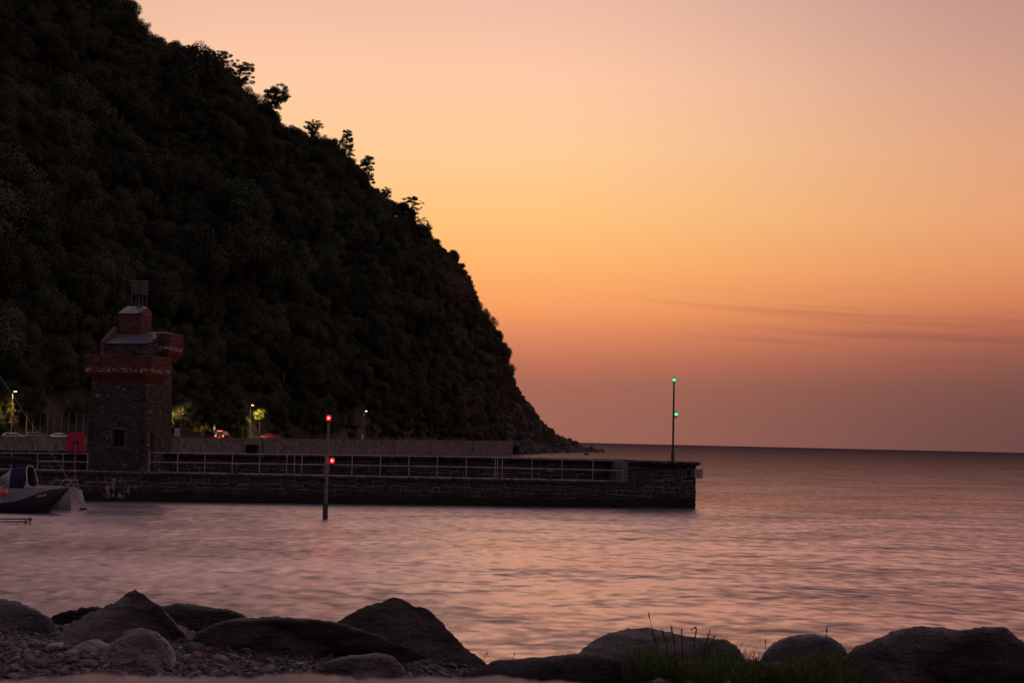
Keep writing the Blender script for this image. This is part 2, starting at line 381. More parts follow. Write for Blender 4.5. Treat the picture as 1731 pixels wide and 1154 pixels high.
def make_hill():
    NT, NS = 300, 90
    tt = np.linspace(0, 7, NT); ss = np.linspace(0, 1, NS)
    T, SS = np.meshgrid(tt, ss, indexing='ij'); P = surf(T.ravel(), SS.ravel()).reshape(NT, NS, 3)
    # back slope behind the crest, so that the hill is a solid ridge
    back = []
    for k, (dx, dy, fz) in enumerate(((-18, 22, 1.0), (-60, 60, 0.93), (-110, 120, 0.5), (-140, 190, -0.05))):
        Q = P[:, -1, :].copy(); w = np.clip((7 - tt) / 2.0, 0.02, 1)
        Q[:, 0] += dx * w; Q[:, 1] += dy * w; Q[:, 2] = Q[:, 2] * fz - (3 if k else 0.6) * (1 - 0.5 * w); back.append(Q[:, None, :])
    front = P[:, :1, :].copy(); front[:, :, 2] = -2.0; front[:, :, 0] += 0.4
    G = np.concatenate([front, P] + back, 1); n = G.shape[1]
    i = np.arange((NT - 1) * n).reshape(NT - 1, n)[:, :-1].ravel()
    F = np.stack([i, i + n, i + n + 1, i + 1], 1)
    m = mat('hillside_ground', (0.045, 0.041, 0.028), rough=1.0, spec=0.1, col2=(0.105, 0.088, 0.074), vscale=0.09, detail=8, bump=0.9, bscale=0.6, contrast=(0.42, 0.66))
    o = mesh_obj('hill', np_mesh('hill', G.reshape(-1, 3), F, True), m)
    tag(o, 'steep dark headland dropping to the sea', 'hill', kind='structure')
make_hill()

# ------------------------------------------------------------------ trees
def leaf_mesh(name, clumps, leaf, per, seed, flat=1.0):
    """clumps: list of (centre, radius); leaf sized quads over each clump, facing roughly outwards"""
    g = np.random.default_rng(seed); V = []; A = []
    for c, r in clumps:
        n = int(per * r * r) + 4
        d = g.normal(size=(n, 3)); d /= np.linalg.norm(d, axis=1)[:, None]
        rad = r * (0.55 + 0.5 * g.random(n) ** 0.6)
        p = np.array(c) + d * rad[:, None] * np.array([1, 1, flat])
        nn = d + g.normal(size=(n, 3)) * 0.32 + np.array([0, 0, 0.15]); nn /= np.linalg.norm(nn, axis=1)[:, None]
        a = np.cross(nn, g.normal(size=(n, 3))); a /= np.linalg.norm(a, axis=1)[:, None]; b = np.cross(nn, a)
        L = leaf * (0.6 + 0.8 * g.random(n))[:, None]
        q = np.stack([p - a * L * 0.5, p + b * L * 0.32, p + a * L * 0.55, p - b * L * 0.32], 1)
        V.append(q.reshape(-1, 3)); A.append(np.repeat(np.clip(0.45 + 0.18 * g.normal() + 0.08 * g.normal(size=n), 0, 1), 4))
    V = np.concatenate(V); me = np_mesh(name, V, np.arange(len(V)).reshape(-1, 4)); attr(me, 'rnd', np.concatenate(A)); return me
def leaf_material(name, stops):
    m = mat(name, rough=0.75, spec=0.2); attr_colour(m, stops); t, b = nodes_of(m)
    oi = t.nodes.new('ShaderNodeObjectInfo'); hs = t.nodes.new('ShaderNodeHueSaturation'); src = b.inputs['Base Color'].links[0].from_socket
    m1 = t.nodes.new('ShaderNodeMapRange'); m1.inputs[3].default_value = 0.55; m1.inputs[4].default_value = 1.5; t.links.new(oi.outputs['Random'], m1.inputs[0]); t.links.new(m1.outputs[0], hs.inputs['Value'])
    ma = t.nodes.new('ShaderNodeMath'); ma.operation = 'MULTIPLY'; ma.inputs[1].default_value = 7.31; fr = t.nodes.new('ShaderNodeMath'); fr.operation = 'FRACT'
    t.links.new(oi.outputs['Random'], ma.inputs[0]); t.links.new(ma.outputs[0], fr.inputs[0])
    m2 = t.nodes.new('ShaderNodeMapRange'); m2.inputs[3].default_value = 0.455; m2.inputs[4].default_value = 0.53; t.links.new(fr.outputs[0], m2.inputs[0]); t.links.new(m2.outputs[0], hs.inputs['Hue'])
    t.links.new(src, hs.inputs['Color']); t.links.new(hs.outputs[0], b.inputs['Base Color'])
    return m
LEAF = leaf_material('broad_leaves', [(0.0, (0.025, 0.030, 0.015)), (0.5, (0.043, 0.051, 0.025)), (1.0, (0.074, 0.084, 0.044))])
NEEDLE = leaf_material('pine_needles', [(0.0, (0.018, 0.024, 0.014)), (1.0, (0.045, 0.052, 0.026))])
SCRUB = leaf_material('scrub_leaves', [(0.0, (0.050, 0.043, 0.026)), (0.5, (0.085, 0.073, 0.044)), (1.0, (0.13, 0.11, 0.07))])
BARK = mat('bark', (0.06, 0.048, 0.038), rough=0.95, spec=0.1, col2=(0.11, 0.09, 0.075), vscale=4, stretch=(4, 4, 1), bump=0.6, bscale=8)
def broad_proto(k):
    g = random.Random(100 + k); cl = []
    cz = 5.6; rx = (3.3, 3.7, 2.5, 3.4, 4.0, 2.2)[k]; rz = (3.2, 2.7, 4.4, 3.6, 2.9, 3.9)[k]
    for i in range(30):
        th = g.random() * 6.283; ph = math.acos(1 - 1.75 * g.random()); q = 0.55 + 0.42 * g.random()
        q *= 1 + 0.25 * math.sin(3 * th + k) * math.sin(ph)
        cl.append(((rx * q * math.sin(ph) * math.cos(th), rx * q * math.sin(ph) * math.sin(th), cz + rz * q * math.cos(ph)), 0.95 + 0.75 * g.random()))
    for i in range(5): cl.append(((g.uniform(-1, 1), g.uniform(-1, 1), cz + g.uniform(-1.5, 1.0)), 1.9))
    crown = leaf_mesh('crown', cl, 0.27, 210, 200 + k)
    mb = MB(); mb.tube([(0, 0, -2.0), (0.1, 0.05, 1.0), (0.25 * math.sin(k), 0.2, 3.2), (0.2, 0.3 * math.cos(k), 5.6)], [0.34, 0.27, 0.2, 0.09], 7)
    for i in range(6):
        a = i * 1.05 + k; z0 = 2.2 + 0.45 * i
        mb.tube([(0.1, 0.1, z0), (1.1 * math.cos(a), 1.1 * math.sin(a), z0 + 0.9), (2.4 * math.cos(a + .3), 2.4 * math.sin(a + .3), z0 + 1.5)], [0.13, 0.09, 0.03], 5)
    return crown, mb
FOREST = []          # (pos, scale, rot, kind)
def plant_forest():
    pts = []; cell = {}
    g = np.random.default_rng(3)
    N = 60000
    tt = g.random(N) * 5.7; sst = g.random(N) * 1.03
    P = surf(tt, np.clip(sst, 0.0, 1.0)); size = np.interp(tt, [0, 1.5, 2.4, 3.0, 3.5, 4.0, 5.0, 5.8], [1.15, 1.12, 0.92, 0.66, 0.44, 0.32, 0.2, 0.14])
    size = size * (0.42 + 1.15 * g.random(N) ** 1.35) * (1 + 0.35 * fbm(P * 0.03, 77, 2)) * np.interp(sst, [0, 0.06, 0.2, 0.82, 0.95, 1.0], [0.5, 0.7, 1.0, 0.9, 0.62, 0.6])
    for i in range(N):
        r = 2.75 * size[i]
        p = P[i]
        px, py = project(p)
        if px < -260: continue
        if 70 < px < 175 and 585 < py < 760 and p[1] < 330 and g.random() < 0.93: continue     # bare rock face above the rockfall fence
        if sst[i] < 0.06 and (410 < px < 456 or 600 < px < 626): continue       # bank kept clear behind the street lamps
        c = (int(p[0] // 7), int(p[1] // 7), int(p[2] // 7)); ok = True
        for dx in (-1, 0, 1):
            for dy in (-1, 0, 1):
                for dz in (-1, 0, 1):
                    for (q, rr) in cell.get((c[0] + dx, c[1] + dy, c[2] + dz), ()):
                        if (q[0] - p[0]) ** 2 + (q[1] - p[1]) ** 2 + (q[2] - p[2]) ** 2 < ((r + rr) * 0.70) ** 2: ok = False; break
                    if not ok: break
                if not ok: break
            if not ok: break
        if ok:
            cell.setdefault(c, []).append((p, r)); pts.append((p, size[i], g.random() * 6.283, int(g.integers(0, 6)), px, py, tt[i]))
    # ragged crest: narrower trees standing along the ridge line
    tt = g.uniform(1.2, 3.3, 95); P = surf(tt, g.uniform(.965, 1.0, 95))
    for i in range(95): pts.append((P[i], g.uniform(.34, .72) * (1 if tt[i] < 2.6 else .75), g.random() * 6.28, (2, 5)[i % 2], *project(P[i]), min(tt[i], 2.85)))
    return pts
pts = plant_forest()
print('forest', len(pts))
PROTO = [broad_proto(k) for k in range(6)]
PROTO_T = []
protos = []
def make_forest():
    tm = [p[1].build('trunk', BARK) for p in PROTO]
    trunk_me = [o.data for o in tm]
    for o in tm: bpy.data.objects.remove(o)
    inframe = [q for q in pts if -20 < q[4] < 1750 and -30 < q[5] < 760 and q[6] <= 2.9]
    inframe.sort(key=lambda q: -q[1] / q[0][1])
    single = inframe[:300]; ids = set(id(q) for q in single)
    first = {}
    for q in single:
        p, s, rz, k, px, py = q[:6]
        high = 'upper' if py < 350 else 'lower'
        e = thing('broadleaf_tree', 'dark green broadleaf tree in the dense wood covering the headland', 'tree', p, rz, 'broadleaf trees of the hillside wood')
        e.scale = (s, s, s * (0.9 + 0.25 * ((rz * 7) % 1)))
        mesh_obj('trunk', trunk_me[k], BARK, e); c = mesh_obj('crown', PROTO[k][0], LEAF, e)
        first.setdefault(k, c)
    rest = [q for q in pts if id(q) not in ids]
    scrub = [q for q in rest if q[6] > 2.9]; rest = [q for q in rest if q[6] <= 2.9]
    grow('wood', 'mass of dark woodland clothing the steep headland', 'woodland', rest, first)
    # one low scrub bush of its own stands on the crest of the seaward slope and is repeated as ground cover
    q = scrub[0]; e = thing('scrub_bush', 'low brownish scrub bush on the steep seaward slope of the headland', 'bush', q[0], q[2]); e.scale = (q[1],) * 3; sc2 = {}
    for k in range(6):
        mm = PROTO[k][0].copy(); mm.materials.clear(); mm.materials.append(SCRUB)
        o2 = mesh_obj('crown', mm, SCRUB, e); sc2[k] = o2
        if k: o2.location = (1.2 * k - 3, 2.0 * (k % 2), -1.0)
    grow('scrub', 'low scrub and bracken covering the seaward slope of the headland', 'scrub', scrub[1:], sc2)
def grow(name, label, cat, rest, first):
    me = bpy.data.meshes.new(name); me.vertices.add(len(rest)); me.vertices.foreach_set('co', np.array([q[0] for q in rest], np.float32).ravel())
    attr(me, 'scl', [q[1] for q in rest]); attr(me, 'rot', [q[2] for q in rest]); attr(me, 'knd', [q[3] for q in rest])
    o = mesh_obj(name, me); tag(o, label, cat, kind='stuff')
    ng = bpy.data.node_groups.new(name + '_instances', 'GeometryNodeTree')
    ng.interface.new_socket('Geometry', in_out='INPUT', socket_type='NodeSocketGeometry'); ng.interface.new_socket('Geometry', in_out='OUTPUT', socket_type='NodeSocketGeometry')
    gi = ng.nodes.new('NodeGroupInput'); go = ng.nodes.new('NodeGroupOutput'); jn = ng.nodes.new('GeometryNodeJoinGeometry')
    def na(nm):
        a = ng.nodes.new('GeometryNodeInputNamedAttribute'); a.data_type = 'FLOAT'; a.inputs['Name'].default_value = nm; return a.outputs[0]
    cx = ng.nodes.new('ShaderNodeCombineXYZ'); ng.links.new(na('rot'), cx.inputs[2])
    for k in range(6):
        cmpn = ng.nodes.new('FunctionNodeCompare'); cmpn.data_type = 'FLOAT'; cmpn.operation = 'EQUAL'; cmpn.inputs[1].default_value = k; cmpn.inputs['Epsilon'].default_value = 0.1
        ng.links.new(na('knd'), cmpn.inputs[0])
        oi = ng.nodes.new('GeometryNodeObjectInfo'); oi.inputs['Object'].default_value = first[k]; oi.inputs['As Instance'].default_value = True
        ip = ng.nodes.new('GeometryNodeInstanceOnPoints'); ng.links.new(gi.outputs[0], ip.inputs['Points']); ng.links.new(cmpn.outputs[0], ip.inputs['Selection'])
        ng.links.new(oi.outputs['Geometry'], ip.inputs['Instance']); ng.links.new(cx.outputs[0], ip.inputs['Rotation']); ng.links.new(na('scl'), ip.inputs['Scale'])
        ng.links.new(ip.outputs[0], jn.inputs[0])
    ng.links.new(jn.outputs[0], go.inputs[0])
    md = o.modifiers.new(name, 'NODES'); md.node_group = ng
make_forest()

def pine(name, label, px, py, D, hpx, kind, lean=0.0, seed=0, wide=1.0):
    """px,py foot of the visible tree on the skyline, hpx its height in photograph pixels"""
    g = random.Random(seed); base = at(px, py, D); h = hpx / FPX * D
    e = thing(name, label, 'tree', base, 0.0, 'pines along the skyline of the headland')
    mb = MB(); top = Vector((lean * h, 0, h)); mid = Vector((lean * h * 0.35, 0, h * 0.5))
    mb.tube([(0, 0, -4), (0, 0, 0), mid, top * 0.97], [0.28, 0.24, 0.16, 0.05], 7)
    cl = []
    def axis(f): return Vector((lean * h * f * f, 0, h * f))
    if kind == 'round':
        for i in range(120):
            f = 0.20 + 0.78 * g.random(); a = g.random() * 6.283; w = wide * h * 0.46 * math.sin(min(1.0, (f - 0.25) / 0.75) * 2.6) * (0.4 + 0.7 * g.random())
            c = axis(f) + Vector((w * math.cos(a), w * math.sin(a), g.uniform(-.1, .1) * h)); cl.append((c, 0.075 * h * (0.5 + 1.0 * g.random()))); mb.tube([axis(f * 0.85), c], [0.09, 0.03], 4)
    elif kind == 'tall':
        for i in range(120):
            f = 0.06 + 0.93 * (i / 119); a = g.random() * 6.283; w = wide * h * 0.30 * (1.15 - f) ** 0.7 * (0.45 + 0.75 * g.random())
            c = axis(f) + Vector((w * math.cos(a), w * math.sin(a), g.uniform(-.02, .04) * h)); cl.append((c, 0.052 * h * (0.5 + 1.0 * g.random()))); mb.tube([axis(f * 0.95), c], [0.08, 0.025], 4)
    else:   # tiers of flat branches reaching seawards
        for lay in range(7):
            f = 0.12 + 0.135 * lay; L = wide * h * (0.85 - 0.1 * lay) * g.uniform(.45, 1.2); f += g.uniform(-.04, .04)
            end = axis(f) + Vector((L, 0.5 * L * g.uniform(-1, 1), g.uniform(-.04, .12) * h)); mb.tube([axis(f * 0.9), (axis(f) + end) / 2 + Vector((0, 0, 0.03 * h)), end], [0.1, 0.07, 0.02], 4)
            for j in range(9):
                u = 0.1 + 0.9 * j / 8; c = axis(f) * (1 - u) + end * u + Vector((0, g.uniform(-.12, .12) * h, g.uniform(-.02, .05) * h)); cl.append((c + Vector((0, 0, g.uniform(-.03, .06) * h)), 0.075 * h * (1.2 - 0.7 * u) * g.uniform(0.5, 1.4)))
            for j in range(4):
                c = axis(f) + Vector((-g.random() * 0.35 * h, g.uniform(-.2, .2) * h, g.uniform(-.03, .05) * h)); cl.append((c, 0.09 * h))
    mb.build('trunk', BARK, e)
    me = leaf_mesh('crown', [(tuple(c), r) for c, r in cl], 0.03 * h, 60 / (0.062 * h) ** 2, seed + 50, 0.62 if kind != 'tiered' else 0.4)
    mesh_obj('crown', me, NEEDLE, e)
pine('pine_tree', 'highest skyline pine, cut by the top edge of the picture', 196, 48, 438, 62, 'round', 0.05, 1, 1.0)
pine('pine_tree', 'small bushy pine on the skyline just left of the broad pine clump', 318, 112, 455, 34, 'round', 0.1, 2, 1.1)
pine('pine_tree', 'broad dark pine at the upper end of the skyline clump', 366, 132, 460, 44, 'round', 0.0, 3, 1.4)
pine('pine_tree', 'spreading pine in the middle of the skyline clump', 402, 160, 465, 52, 'round', 0.1, 4, 1.1)
pine('pine_tree', 'pine leaning out to the right at the lower end of the skyline clump', 452, 206, 470, 60, 'round', 0.32, 5, 0.85)
pine('pine_tree', 'low flat-topped pine on the skyline below the leaning pine', 528, 236, 490, 32, 'round', 0.05, 6, 1.1)
pine('pine_tree', 'lone narrow upright pine standing clear on the skyline', 583, 272, 500, 52, 'tall', 0.06, 7, 1.0)
pine('pine_tree', 'shaggy pointed pine on the skyline below the lone narrow pine', 612, 330, 505, 66, 'tall', 0.18, 8, 1.0)
pine('pine_tree', 'stubby pine tuft on the skyline below the shaggy pointed pine', 648, 345, 515, 26, 'round', 0.1, 9, 1.0)
pine('pine_tree', 'wind-shaped pine with flat tiered branches reaching towards the sea', 692, 380, 520, 48, 'tiered', 0.12, 10, 0.9)
pine('pine_tree', 'small pine tuft low on the skyline under the tiered pine', 717, 402, 525, 24, 'round', 0.15, 11, 1.0)

# ------------------------------------------------------------------ shore rocks under the headland (one uncountable mass) and an outlying rock
def rock_variants(n, sub, seed, rough=0.35):
    v, f = ico(sub); out = []
    for k in range(n):
        d = 1 + rough * fbm(v * 1.3 + k * 9.1, seed + k, 3); w = v * d[:, None]
        for j in range(3):
            nn = np.random.default_rng(seed * 31 + k * 7 + j).normal(size=3); nn /= np.linalg.norm(nn); c = 0.72
            dd = w @ nn; w = w - np.clip(dd - c, 0, None)[:, None] * nn
        out.append((w, f))
    return out
ROCKV = rock_variants(6, 2, 40)
SHORE = mat('shore_rock', (0.035, 0.032, 0.032), rough=0.85, spec=0.3, col2=(0.08, 0.07, 0.066), vscale=0.6, bump=0.6, bscale=2.0)
def shore_rocks():
    g = np.random.default_rng(21); n = 1500
    t = 3.35 + 3.68 * g.random(n) ** 0.85; s = np.abs(g.normal(size=n)) * 0.05
    P = surf(t, np.clip(s, 0, 0.35)); P[:, 0] += g.uniform(-1.5, 2.5, n) * np.interp(t, [3, 6, 7], [1, 1, 1.6]); P[:, 1] -= g.uniform(0, 4, n); P[:, 2] = np.maximum(P[:, 2] - 0.3, -0.25)
    sc = (0.45 + 1.3 * g.random(n) ** 2.2)[:, None] * np.stack([1 + g.random(n), 1 + g.random(n), 0.5 + 0.5 * g.random(n)], 1)
    keep = P[:, 1] > 436
    P, sc = P[keep], sc[keep]; n = len(P)
    me = scatter_join(ROCKV, P, sc, np.stack([g.normal(size=n) * .3, g.normal(size=n) * .3, g.random(n) * 6.28], 1), g.integers(0, 6, n), False, 'shore_rocks')
    tag(mesh_obj('shore_rocks', me, SHORE), 'tumbled dark rocks along the waterline of the headland', 'rocks', kind='stuff')
    p = wat(991, 768.5)
    v, f = ROCKV[2]; o = mesh_obj('sea_rock', np_mesh('sea_rock', v * np.array([0.9, 0.8, 0.55]), f), SHORE); o.location = (p.x, p.y, 0.1)
    tag(o, 'tiny dark rock poking out of the sea off the point', 'rock')
shore_rocks()
def crags():
    g = np.random.default_rng(44); n = 230; t = 3.5 + 3.2 * g.random(n); s = g.random(n) ** 1.2; P = surf(t, s); cl = fbm(P * .05, 3, 2); keep = (cl > -.05) | (t > 5.6); P, t, s = P[keep], t[keep], s[keep]; n = len(P)
    sc = (0.7 + 1.7 * g.random(n) ** 2)[:, None] * np.interp(t, [3.5, 5, 6.7], [1.2, 1.0, .7])[:, None] * np.stack([1 + .6 * g.random(n), 1 + .6 * g.random(n), .8 + .8 * g.random(n)], 1)
    q = surf(np.array([5.62]), np.array([1.0])); P = np.concatenate([P, q + np.array([[0, 0, .6]])]); sc = np.concatenate([sc, [[3.0, 3.0, 2.2]]]); n += 1
    me = scatter_join(ROCKV, P, sc, np.stack([g.normal(size=n) * .4, g.normal(size=n) * .4, g.random(n) * 6.28], 1), g.integers(0, 6, n), False, 'crags')
    tag(mesh_obj('crags', me, SHORE), 'broken rock crags showing through the scrub of the seaward slope', 'rocks', kind='stuff')
crags()

# ------------------------------------------------------------------ esplanade: road, kerb, sea wall
def strip(name, offs_z, k0, k1, m, n=40, **tg):
    """cross-section [(inland offset, dz above road or absolute fn)] swept along the wall line"""
    V = []; F = []
    for i in range(n + 1):
        k = k0 + (k1 - k0) * i / n; p = wall_pt(k)
        for off, fz in offs_z: q = p + WIN * off; V.append((q.x, q.y, fz(k)))
    c = len(offs_z)
    for i in range(n):
        for j in range(c - 1): a = i * c + j; F.append((a, a + 1, a + c + 1, a + c))
    return V, F
ASPH = mat('asphalt', (0.05, 0.048, 0.047), rough=0.9, col2=(0.075, 0.07, 0.068), vscale=1.0, bump=0.3, bscale=8)
V, F = strip('road', [(0.6, lambda k: road_z(k)), (14, lambda k: road_z(k) - 0.02)], -0.8, 0.995, ASPH)
tag(mesh_obj('road', np_mesh('road', V, F), ASPH), 'dark asphalt esplanade road under the hill', 'road', kind='structure')
V, F = strip('kerb', [(7.8, lambda k: road_z(k) - 0.1), (7.8, lambda k: road_z(k) + 0.12), (8.0, lambda k: road_z(k) + 0.12), (10.2, lambda k: road_z(k) + 0.13)], -0.8, 0.99, ASPH)
PAVE = mat('pavement', (0.16, 0.15, 0.145), rough=0.9, col2=(0.22, 0.2, 0.19), vscale=2)
tag(mesh_obj('pavement', np_mesh('pavement', V, F), PAVE), 'narrow kerbed pavement at the foot of the hill', 'pavement', kind='structure')
def sea_wall():
    m = mat('sea_wall_stone', (0.060, 0.056, 0.057), rough=0.95, col2=(0.20, 0.183, 0.18), vscale=1.1, bump=0.8, bscale=4, detail=8, contrast=(0.35, 0.65))
    m2 = mat('sea_wall_coping', (0.09, 0.084, 0.082), rough=0.9, col2=(0.2, 0.18, 0.17), vscale=2, bump=0.5, bscale=6)
    base = wall_pt(0.0); e = thing('sea_wall', 'long rough stone sea wall running behind the pier to the headland', 'wall', (base.x, base.y, 0))
    kh = None
    def P(k, off, z): q = wall_pt(k) + WIN * off; return (q.x - base.x, q.y - base.y, z)
    # opening in the wall seen right of the tower
    def kpx(px):
        lo, hi = -0.5, 1.0
        for _ in range(50):
            mid = (lo + hi) / 2; q = wall_pt(mid)
            if project((q.x, q.y, 3.0))[0] < px: lo = mid
            else: hi = mid
        return lo
    k0, k1 = kpx(415.5), kpx(438.5)
    q0 = wall_pt(k0); zt = at(427, 751.5, q0.y).z; zb = at(427, 767, q0.y).z
    def seg(mb, ka, kb, za, zb_, o0, o1):
        """za, zb_ functions of k"""
        n = max(1, int((kb - ka) * 60))
        for i in range(n):
            a = ka + (kb - ka) * i / n; b = ka + (kb - ka) * (i + 1) / n
            mb.hexa([P(a, o0, za(a)), P(b, o0, za(b)), P(a, o1, za(a)), P(b, o1, za(b)), P(a, o0, zb_(a)), P(b, o0, zb_(b)), P(a, o1, zb_(a)), P(b, o1, zb_(b))])
    top = lambda k: wall_top(k) - 0.16
    mb = MB()
    seg(mb, -0.8, k0, lambda k: -2.0, top, 0.0, 0.62); seg(mb, k1, 1.0, lambda k: -2.0, top, 0.0, 0.62)
    seg(mb, k0, k1, lambda k: zt, top, 0.0, 0.62); seg(mb, k0, k1, lambda k: -2.0, lambda k: zb, 0.0, 0.62)
    mb.build('wall', m, e)
    # dark recessed culvert behind the opening
    mb = MB(); seg(mb, k0 - 0.002, k1 + 0.002, lambda k: zb - 0.4, lambda k: zt + 0.4, 3.0, 3.2); seg(mb, k0 - 0.006, k0 - 0.002, lambda k: zb - .4, lambda k: zt + 0.4, 0.62, 3.2)
    seg(mb, k1 + 0.002, k1 + 0.006, lambda k: zb - .4, lambda k: zt + 0.4, 0.62, 3.2); seg(mb, k0 - 0.006, k1 + 0.006, lambda k: zt + 0.4, lambda k: zt + 0.45, 0.62, 3.2)
    mb.build('culvert', mat('culvert_concrete', (0.04, 0.04, 0.04), rough=0.95, col2=(0.06, 0.055, 0.05), vscale=3), e)
    # coping slabs, each a piece of its own, and buttress strips
    kk = -0.6; L = (WALL_B - WALL_A).length
    while kk < 0.995:
        w = (2.6 + 0.5 * random.random()) / L; b = min(kk + w, 1.001)
        mb = MB(); dz = random.uniform(-0.01, 0.015)
        mb.hexa([P(kk, -0.07, top(kk) + 0.003 + dz), P(b - 0.02 / L, -0.07, top(b) + 0.003 + dz), P(kk, 0.7, top(kk) + 0.003 + dz), P(b - 0.02 / L, 0.7, top(b) + 0.003 + dz),
                 P(kk, -0.07, wall_top(kk) + dz), P(b - 0.02 / L, -0.07, wall_top(b) + dz), P(kk, 0.7, wall_top(kk) + dz), P(b - 0.02 / L, 0.7, wall_top(b) + dz)])
        mb.build('coping_stone', m2, e); kk += w
    for px in (377, 411, 446, 668, 800):
        k = kpx(px); mb = MB(); seg(mb, k - 0.45 / L, k + 0.45 / L, lambda q: -2.0, lambda q: top(q) - 0.1, -0.18, -0.002); mb.build('buttress', m, e)
    # end return of the wall
    mb = MB(); pe = wall_pt(1.0)
    mb.hexa([P(1.0005, 0.0, -2), P(1.004, 0.0, -2), P(1.0005, 9, -2), P(1.004, 9, -2), P(1.0005, 0, 3.7), P(1.004, 0, 3.7), P(1.0005, 9, 3.9), P(1.004, 9, 3.9)]); mb.build('end_wall', m, e)
    return kpx
KPX = sea_wall()

# ------------------------------------------------------------------ pier
PL = wat(145, 846.5); PR = wat(1178, 858.5)
PDIR = Vector((PR.x - PL.x, PR.y - PL.y)).normalized(); PANG = math.atan2(PDIR.y, PDIR.x); PNRM = Vector((-PDIR.y, PDIR.x))   # PNRM points away from the camera
def psz(px, py, d=0.0):
    """pixel -> (s along the pier, z) on the vertical plane d metres behind the pier's harbour face"""
    r = ray(px, py); o = Vector((0, 0)) - (Vector((PL.x, PL.y)) + PNRM * d)
    k = -o.dot(PNRM) / Vector((r.x, r.y)).dot(PNRM); q = Vector((r.x, r.y)) * k
    return (q - Vector((PL.x, PL.y))).dot(PDIR), CAMH + r.z * k
S_END = psz(1177, 820)[0]; S_BLK = psz(1061, 800)[0]; S_L = psz(-60, 800)[0]
_dz = [psz(345, 800), psz(1050, 813.5)]
def deck_z(s): return _dz[0][1] + (_dz[1][1] - _dz[0][1]) * (s - _dz[0][0]) / (_dz[1][0] - _dz[0][0])
DW = 3.4
_pz = [psz(380, 767, DW), psz(840, 772, DW), psz(1060, 777, DW)]
def par_z(s): return float(np.interp(s, [p[0] for p in _pz], [p[1] for p in _pz])) if s > _pz[0][0] else _pz[0][1]
_bt = [psz(1061, 777.5), psz(1177, 781.5)]
def blk_z(s): return _bt[0][1] + (_bt[1][1] - _bt[0][1]) * (s - _bt[0][0]) / (_bt[1][0] - _bt[0][0])

STONE = mat('pier_stone', (0.030, 0.027, 0.027), rough=0.85, spec=0.35, col2=(0.075, 0.066, 0.062), vscale=2.2, bump=0.7, bscale=9, objrand=0.45)
MORTAR = mat('pier_mortar', (0.22, 0.187, 0.175), rough=0.95, col2=(0.06, 0.052, 0.05), vscale=0.9, bump=0.6, bscale=12)
DECK = mat('pier_deck', (0.30, 0.27, 0.26), rough=0.85, col2=(0.22, 0.2, 0.19), vscale=1.5, bump=0.4, bscale=8)
def weed(m, z1):
    """seaweed band and wet darkening up to the tide mark: stains with a shape of their own"""
    t, b = nodes_of(m); src = b.inputs['Base Color'].links[0].from_socket
    g = t.nodes.new('ShaderNodeNewGeometry'); sp = t.nodes.new('ShaderNodeSeparateXYZ'); t.links.new(g.outputs['Position'], sp.inputs[0])
    n = t.nodes.new('ShaderNodeTexNoise'); n.inputs['Scale'].default_value = 1.3; n.inputs['Detail'].default_value = 5; t.links.new(g.outputs['Position'], n.inputs['Vector'])
    a = t.nodes.new('ShaderNodeMath'); a.operation = 'MULTIPLY_ADD'; a.inputs[1].default_value = 0.8; t.links.new(n.outputs[0], a.inputs[0])
    iv = t.nodes.new('ShaderNodeMath'); iv.operation = 'MULTIPLY'; iv.inputs[1].default_value = -1.0; t.links.new(sp.outputs[2], iv.inputs[0]); t.links.new(iv.outputs[0], a.inputs[2])
    mr = t.nodes.new('ShaderNodeMapRange'); mr.inputs[1].default_value = -z1; mr.inputs[2].default_value = -z1 + 0.45; t.links.new(a.outputs[0], mr.inputs[0])
    mx = t.nodes.new('ShaderNodeMix'); mx.data_type = 'RGBA'; mx.inputs[7].default_value = (0.020, 0.019, 0.013, 1); t.links.new(mr.outputs[0], mx.inputs[0]); t.links.new(src, mx.inputs[6]); t.links.new(mx.outputs[2], b.inputs['Base Color'])
weed(STONE, 0.35); weed(MORTAR, 0.45)
def lime(m):
    """pale lime runs down the wall below the tower"""
    t, b = nodes_of(m); src = b.inputs['Base Color'].links[0].from_socket; N = t.nodes.new; L = t.links.new
    g = N('ShaderNodeNewGeometry'); sp = N('ShaderNodeSeparateXYZ'); L(g.outputs['Position'], sp.inputs[0])
    mp = N('ShaderNodeMapping'); mp.inputs['Scale'].default_value = (1.0, 1.0, 0.32); L(g.outputs['Position'], mp.inputs[0])
    n = N('ShaderNodeTexNoise'); n.inputs['Scale'].default_value = 5.0; n.inputs['Detail'].default_value = 5; n.inputs['Roughness'].default_value = .7; L(mp.outputs[0], n.inputs['Vector'])
    def rg(v, a, c):
        r = N('ShaderNodeMapRange'); r.interpolation_type = 'SMOOTHSTEP'; L(v, r.inputs[0]); r.inputs[1].default_value = a; r.inputs[2].default_value = c; return r.outputs[0]
    def mul(a, c):
        q = N('ShaderNodeMath'); q.operation = 'MULTIPLY'; L(a, q.inputs[0]); L(c, q.inputs[1]); return q.outputs[0]
    x0, x1 = psz(170, 830)[0], psz(245, 830)[0]; X0 = PL.x + PDIR.x * x0; X1 = PL.x + PDIR.x * x1
    w = mul(mul(rg(sp.outputs[0], X0, X0 + .35), rg(sp.outputs[0], X1, X1 - 1.0)), mul(rg(sp.outputs[2], .12, .3), rg(sp.outputs[2], 1.45, 1.2)))
    f = mul(w, rg(n.outputs[0], .53, .60))
    mx = N('ShaderNodeMix'); mx.data_type = 'RGBA'; mx.inputs[7].default_value = (0.40, 0.36, 0.34, 1); L(f, mx.inputs[0]); L(src, mx.inputs[6]); L(mx.outputs[2], b.inputs['Base Color'])
lime(STONE); lime(MORTAR)

